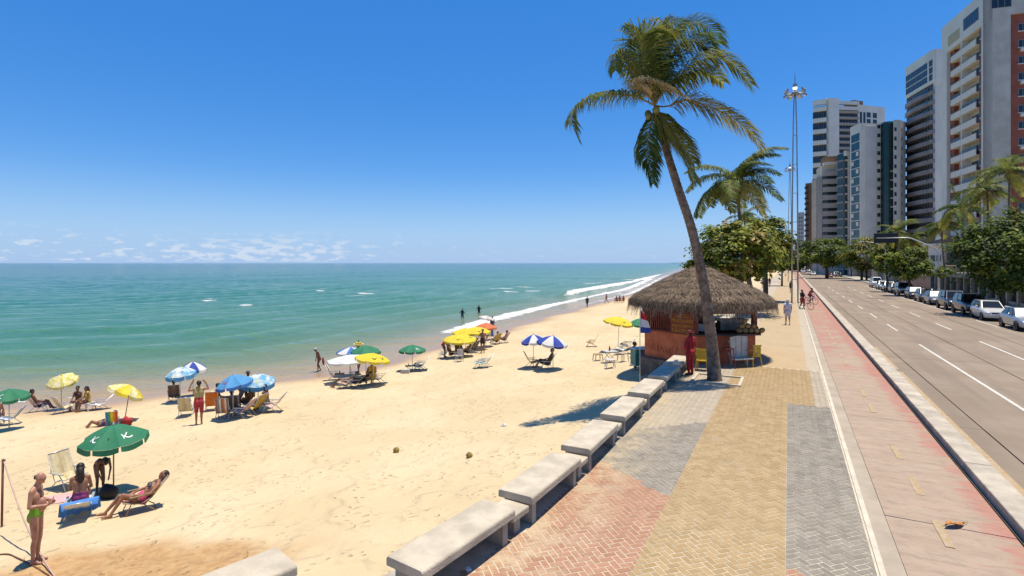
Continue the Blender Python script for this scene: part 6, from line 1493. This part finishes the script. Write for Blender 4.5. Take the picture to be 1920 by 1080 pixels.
t_, E = building('apartment_block', [XY(1497, 420), XY(1508, 415)], 12, 44, mat('far_pale', (.42, .42, .44), .85), 'hazy pale block farthest along the avenue'); M, L = E[0]; put(t_, M, 'window', win_mesh(1.2, 1.4), [.6, 2.6], [3 + 3 * q for q in range(13)])
t_, E = building('apartment_block', [XY(1490, 520), XY(1503, 515)], 12, 25, mat('far_grey', (.30, .31, .34), .85), 'small grey far block beside the mast'); M, L = E[0]; put(t_, M, 'window', win_mesh(1.4, 1.4), [1, 4], [3 + 3 * q for q in range(7)])
# low houses
for k, (px0, px1, Y, H, m_, lb) in enumerate(((1536, 1592, 196, 8, CREAMW, 'low cream house behind the far parked cars'), (1592, 1660, 170, 7, mat('house_white', (.55, .52, .48), .85), 'low white house behind the feathery trees'), (1465, 1500, 330, 9, CREAMW, 'low far house where the avenue ends'), (1740, 1766, 104, 8.0, WHITEW, 'small white gatehouse with a tiled roof behind the colonnade'), (1766, 1850, 84, 3.9, mat('podium_ochre', (.50, .38, .17), .85), 'low ochre podium wall on top of the colonnade'))):
    t_, E = building('house', [XY(px0, Y), XY(px1, Y - 3)], 8, H, m_, lb); M, L = E[0]
    if k == 3:
        mb = MB(); p = [M @ Vector(v) for v in ((-.4, -.6, H), (L + .4, -.6, H), (L + .4, 6, H), (-.4, 6, H), (L * .5, 2.5, H + 1.3))]; mb.add(p, [(0, 1, 4), (1, 2, 4), (2, 3, 4), (3, 0, 4), (3, 2, 1, 0)]); mb.build('roof', mat('roof_tile', (.48, .22, .12), .85), t_); slab(t_, M, 'eave', WHITEW, -.5, L + .5, -.7, 0, H - .35, H - .003)
    if k != 4: put(t_, M, 'window', win_mesh(1.0, 1.2), [L * .2, L * .62], [1.5, 4.6], y=0)
# walls along the far pavement
def street_wall(name, u0, u1, h_, m_, label, cap=None, cat='wall'):
    t_ = empty(name, UV(u1, 19.4, .05), 0, label, cat); d = UV(u0, 19.4, .05) - UV(u1, 19.4, .05); M = Matrix.Rotation(math.atan2(d.y, d.x), 4, 'Z'); L = d.length
    slab(t_, M, 'panel', m_, 0, L, 0, .3, -.1, h_)
    if cap: slab(t_, M, 'coping', cap, -.03, L + .03, -.06, .36, h_ + .002, h_ + .14)
    return t_, M, L
street_wall('garden_wall', 103, 138, 2.15, mat('wall_reddish', (.34, .20, .14), .9, .2, 1), 'reddish rendered garden wall behind the dark parked cars', mat('coping_pale', (.55, .47, .38), .85))
t_, M, L = street_wall('stone_wall', 138.4, 170, 2.5, mat('wall_stone', (.43, .39, .32), .9, .25, 1.4, bump=.5, bscale=4), 'pale stone wall beside the parked white van', mat('coping_pale', (.55, .47, .38), .85)); slab(t_, M, 'doorway', DARKB, 12, 13.2, -.03, .02, 0, 2.0)
street_wall('garden_wall', 171, 250, 3.0, mat('wall_dark', (.13, .10, .085), .9, .2, 1), 'dark wall behind the street lamp')
t_ = empty('colonnade', UV(103, 19.4, .05), 0, 'grey concrete colonnade fence with square columns behind the parked cars', 'colonnade'); d = UV(58, 19.4) - UV(103, 19.4); M = Matrix.Rotation(math.atan2(d.y, d.x), 4, 'Z'); L = d.length
CONG = mat('grey_concrete', (.30, .275, .23), .9, .2, .8)
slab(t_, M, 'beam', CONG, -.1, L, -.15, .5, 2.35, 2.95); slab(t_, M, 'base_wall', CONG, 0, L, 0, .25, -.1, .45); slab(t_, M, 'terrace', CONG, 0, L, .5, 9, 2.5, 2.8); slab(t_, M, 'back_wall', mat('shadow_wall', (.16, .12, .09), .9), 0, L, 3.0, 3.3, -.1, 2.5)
k = 0; x = 0
while x < L - .5:
    slab(t_, M, 'column', CONG, x, x + .42, -.1, .32, -.1, 2.347); 
    for j in range(7): mb = MB(); xx = x + .42 + .32 + j * .32; mb.tube([M @ Vector((xx, .12, .4)), M @ Vector((xx, .12, 2.35))], .02, 5); mb.build('bar', DARKB, t_)
    x += 2.95; k += 1

# ================================================================== CARS
RUB = mat('rubber', (.02, .02, .02), .8); RIM = mat('wheel_rim', (.45, .45, .46), .35, .1, 3, metal=.7); CGL = glass('car_glass', (.012, .014, .016), .05); HEAD = mat('headlight', (.7, .7, .7), .1); PLASTIC = mat('bumper_black', (.03, .03, .032), .6)
SCREEN = mat('sunshade', (.62, .55, .42), .35, .1, 3)  # pale sunshade; on the black sedan it paints in the windscreen's bright reflection
def paint(name, c, metal=.35):
    if name in MATS: return MATS[name]
    m = mat(name, c, .28, .04, 1, metal=metal, spec=.6); m.node_tree.nodes['Principled BSDF'].inputs['Coat Weight'].default_value = .6; return m
SHAPES = {  # body stations (y, zlow, zbelt, half width); greenhouse: belt front/rear, roof front/rear, roof z
 'sedan': ([(-2.08, .42, .56, .60), (-2.0, .26, .68, .74), (-1.3, .2, .84, .81), (-.85, .2, .90, .82), (0, .2, .93, .83), (1.0, .2, .95, .83), (1.55, .22, .96, .80), (2.0, .28, .88, .74), (2.08, .42, .72, .66)], (-.95, 1.62, -.25, .98, 1.42)),
 'hatch': ([(-1.88, .42, .58, .60), (-1.8, .26, .72, .74), (-1.15, .2, .88, .80), (-.75, .2, .93, .81), (0, .2, .96, .82), (1.0, .2, .98, .82), (1.6, .24, .98, .79), (1.85, .3, .92, .74), (1.90, .45, .8, .70)], (-.85, 1.84, -.15, 1.55, 1.47)),
 'suv': ([(-2.2, .5, .75, .66), (-2.1, .34, .92, .84), (-1.3, .3, 1.06, .90), (-.9, .3, 1.10, .91), (0, .3, 1.12, .92), (1.2, .3, 1.12, .92), (1.8, .32, 1.12, .89), (2.15, .4, 1.05, .85), (2.2, .55, .95, .80)], (-1.0, 2.1, -.35, 1.85, 1.76)),
 'van': ([(-1.95, .45, .75, .66), (-1.85, .3, .95, .80), (-1.3, .25, 1.08, .84), (-1.0, .25, 1.12, .85), (0, .25, 1.14, .86), (1.2, .25, 1.14, .86), (1.7, .28, 1.14, .85), (1.95, .32, 1.14, .83), (2.0, .45, 1.1, .80)], (-1.15, 1.98, -.55, 1.9, 1.86))}
def car(u, v, shape, pm, label, shade=False, group='cars parked along the far kerb', flip=False, z=-.05):
    t_ = empty('parked_car' if group.startswith('cars parked') else 'car', UV(u, v, z), ROADROT + (math.pi if flip else 0), label, 'car', group)
    st, (bf, br, rf, rr_, zr) = SHAPES[shape]; mb = MB(); n = 0; rings = []
    for (y, zl, zb, hw) in st:
        zm = zl + (zb - zl) * .55; half = [(hw * .86, zl), (hw * .97, zl + (zb - zl) * .18), (hw, zm), (hw * .985, zl + (zb - zl) * .82), (hw * .90, zb), (hw * .45, zb + .025)]
        rings.append([(x, y, zz_) for x, zz_ in half] + [(-x, y, zz_) for x, zz_ in reversed(half)])
    n = len(rings[0]); mb.v = [p for r_ in rings for p in r_]
    for i in range(len(rings) - 1):
        for k in range(n): mb.f.append((i * n + k, i * n + (k + 1) % n, (i + 1) * n + (k + 1) % n, (i + 1) * n + k)); mb.m.append(0)
    mb.f.append(tuple(range(n))); mb.m.append(0); mb.f.append(tuple(range(len(mb.v) - 1, len(mb.v) - n - 1, -1))); mb.m.append(0)
    hwb, hwr = st[4][3] * .90, st[4][3] * .70; zb = st[4][2] - .01
    g = [(-hwb * .92, bf, zb - .06), (hwb * .92, bf, zb - .06), (hwb, bf + .5, zb), (hwb, br - .4, zb), (hwb * .92, br, zb - .02), (-hwb * .92, br, zb - .02), (-hwb, br - .4, zb), (-hwb, bf + .5, zb)]
    ro = [(-hwr * .93, rf, zr - .03), (hwr * .93, rf, zr - .03), (hwr, rf + .35, zr), (hwr, rr_ - .3, zr), (hwr * .93, rr_, zr - .04), (-hwr * .93, rr_, zr - .04), (-hwr, rr_ - .3, zr), (-hwr, rf + .35, zr)]
    b0 = len(mb.v); mb.v += g + ro; 
    for k in range(8): mb.f.append((b0 + k, b0 + (k + 1) % 8, b0 + 8 + (k + 1) % 8, b0 + 8 + k)); mb.m.append(0)
    mb.f.append(tuple(b0 + 8 + k for k in range(8))); mb.m.append(0)
    me = mb.mesh('body', pm, smooth=False); bm = bmesh.new(); bm.from_mesh(me); bmesh.ops.recalc_face_normals(bm, faces=bm.faces); bm.to_mesh(me); bm.free()
    bd = link('body', me, t_); bv = bd.modifiers.new('b', 'BEVEL'); bv.width = .05; bv.segments = 2; bv.limit_method = 'ANGLE'; bv.angle_limit = R(25)
    def pane(name, q, m_, off=.014):     # quad inset on a face
        q = [Vector(p) for p in q]; c = sum(q, Vector()) / 4; nrm = (q[1] - q[0]).cross(q[3] - q[0]).normalized()
        if nrm.dot(c - Vector((0, .3, .9))) < 0: nrm = -nrm
        q = [c + (p - c) * .90 + nrm * off for p in q]; mb = MB(); mb.quad(*q); mb.add([p - nrm * .02 for p in q], [(3, 2, 1, 0)]); return mb.build(name, m_, t_)
    def mixp(a, b, f): return Vector(a).lerp(Vector(b), f)
    pane('windscreen', (g[0], g[1], ro[1], ro[0]), SCREEN if shade else CGL); pane('rear_window', (g[4], g[5], ro[5], ro[4]), CGL)
    for (i0, i1) in ((1, 4), (0, 5)):
        lo0, lo1, hi0, hi1 = Vector(g[i0]), Vector(g[i1]), Vector(ro[i0]), Vector(ro[i1]); sgn = 1 if i0 == 1 else -1
        lo0.x = lo1.x = sgn * hwb; hi0.x = hi1.x = sgn * hwr; lo0.z = lo1.z = zb + .02; hi0.z = hi1.z = zr - .03
        lo0.y += .12; hi0.y += .1; lo1.y -= .12; hi1.y -= .1
        for f0, f1 in (((0, .47), (.5, 1.0)) if shape != 'van' else ((0, .3), (.33, .6))): pane('side_window', (mixp(lo0, lo1, f0), mixp(lo0, lo1, f1), mixp(hi0, hi1, f1), mixp(hi0, hi1, f0)), CGL, .03)
    yw0, yw1 = st[2][0] - .02, st[-3][0] - .25; rw = .34 if shape == 'suv' else .29; hw = st[4][3]
    for y in (yw0, yw1):
        for s in (-1, 1):
            Mx = Matrix.Rotation(R(90) * s, 3, 'Y'); mb = MB(); mb.lathe([(rw * .6, -.1), (rw * .95, -.09), (rw, -.05), (rw, .06), (rw * .95, .09), (rw * .62, .10)], 20, 0, (s * (hw - .10), y, rw), Mx); wh = mb.build('wheel', RUB, t_)
            mb = MB(); mb.lathe([(rw * .62, .10), (rw * .56, .085), (rw * .15, .075), (rw * .1, .10)], 14, 0, (s * (hw - .10), y, rw), Mx); mb.build('rim', RIM, wh)
            mb = MB(); mb.lathe([(rw * 1.16, 0), (rw * 1.16, .012)], 20, 0, (s * (hw - .012), y, rw + .02), Mx); mb.build('wheel_arch', PLASTIC, t_)
    for s in (-1, 1):
        y0, zl, zb0, h0 = st[1]; mb = MB(); mb.ball((s * h0 * .72, y0 - .01, zb0 - .10), (.17, .10, .085), 10, 6); mb.build('headlight', HEAD, t_, smooth=True)
        y1, zl1, zb1, h1 = st[-2]; mb = MB(); mb.box(s * h1 * .82 - .1, s * h1 * .82 + .1, y1, y1 + .06, zb1 - .3, zb1 - .06); mb.build('tail_light', mat('tail_red', (.35, .02, .02), .3), t_)
        mb = MB(); mb.ball((s * (hwb + .12), bf + .55, zb + .08), (.10, .06, .07), 8, 6); mb.build('mirror', pm, t_, smooth=True)
    mb = MB(); mb.box(-st[1][3] * .95, st[1][3] * .95, st[0][0] - .05, st[1][0] + .05, st[0][1] - .12, st[0][1] + .10); mb.build('bumper', PLASTIC if shape in ('suv',) else pm, t_, bevel=.03)
    mb = MB(); mb.box(-.35, .35, st[0][0] - .012, st[0][0] + .05, .56 if shape != 'suv' else .75, .66 if shape != 'suv' else .90); mb.build('grille', PLASTIC, t_); mb = MB(); mb.box(-.2, .2, st[0][0] - .07, st[0][0] - .05, st[0][1] - .04, st[0][1] + .08); mb.build('number_plate', mat('plate', (.5, .5, .48), .5), t_)
    return t_
SIL, WHC, BLK, NAVY, GRY, DGR, MAR = paint('paint_silver', (.50, .52, .54), .6), paint('paint_white', (.66, .65, .62), 0), paint('paint_black', (.018, .018, .02)), paint('paint_navy', (.02, .024, .035)), paint('paint_grey', (.20, .20, .20), .5), paint('paint_dark_grey', (.06, .06, .062), .4), paint('paint_red', (.30, .02, .02), 0)
for (u, shape, pm, lb, sh) in ((46.6, 'sedan', SIL, 'silver sedan, nearest of the parked cars at the right edge', True), (53.4, 'hatch', WHC, 'white hatchback with black windscreen parked behind the silver sedan', False), (58.1, 'suv', BLK, 'black pickup-like car parked behind the white hatchback', False), (63.6, 'suv', NAVY, 'tall dark blue off-road car in front of the colonnade', False),
        (70.3, 'sedan', GRY, 'grey sedan with a pale sunshade in its windscreen', True), (75.0, 'hatch', DGR, 'dark grey hatchback just beyond the grey sedan with sunshade', False), (80.9, 'sedan', BLK, 'black sedan with a bright reflecting windscreen by the reddish wall', True), (87.6, 'suv', DGR, 'dark wagon parked along the middle of the reddish wall', False),
        (93.8, 'hatch', BLK, 'black small car near the far end of the reddish wall', False), (100.0, 'hatch', GRY, 'grey small car third from the white van', False), (106.0, 'sedan', SIL, 'silver car parked right behind the white van', False), (113.6, 'van', WHC, 'white van at the far end of the parked row', False)):
    car(u, 13.68, shape, pm, lb, sh)
for (u, v, shape, pm, lb, fl) in ((184, 10.5, 'sedan', MAR, 'small red car far up the avenue', False), (214, 7.4, 'sedan', WHC, 'white car far up the avenue left of the red one', False), (205, 13.7, 'hatch', WHC, 'white hatchback parked far behind the red car', False), (196, 13.7, 'sedan', BLK, 'black car parked far beside the red car', False), (260, 5.2, 'van', WHC, 'tiny white van at the end of the avenue', False), (290, 8.0, 'sedan', SIL, 'tiny silver car at the end of the avenue', False), (236, 10.6, 'sedan', DGR, 'tiny dark car between white cars far up the avenue', False)):
    car(u, v, shape, pm, lb, False, 'cars far up the avenue', fl)
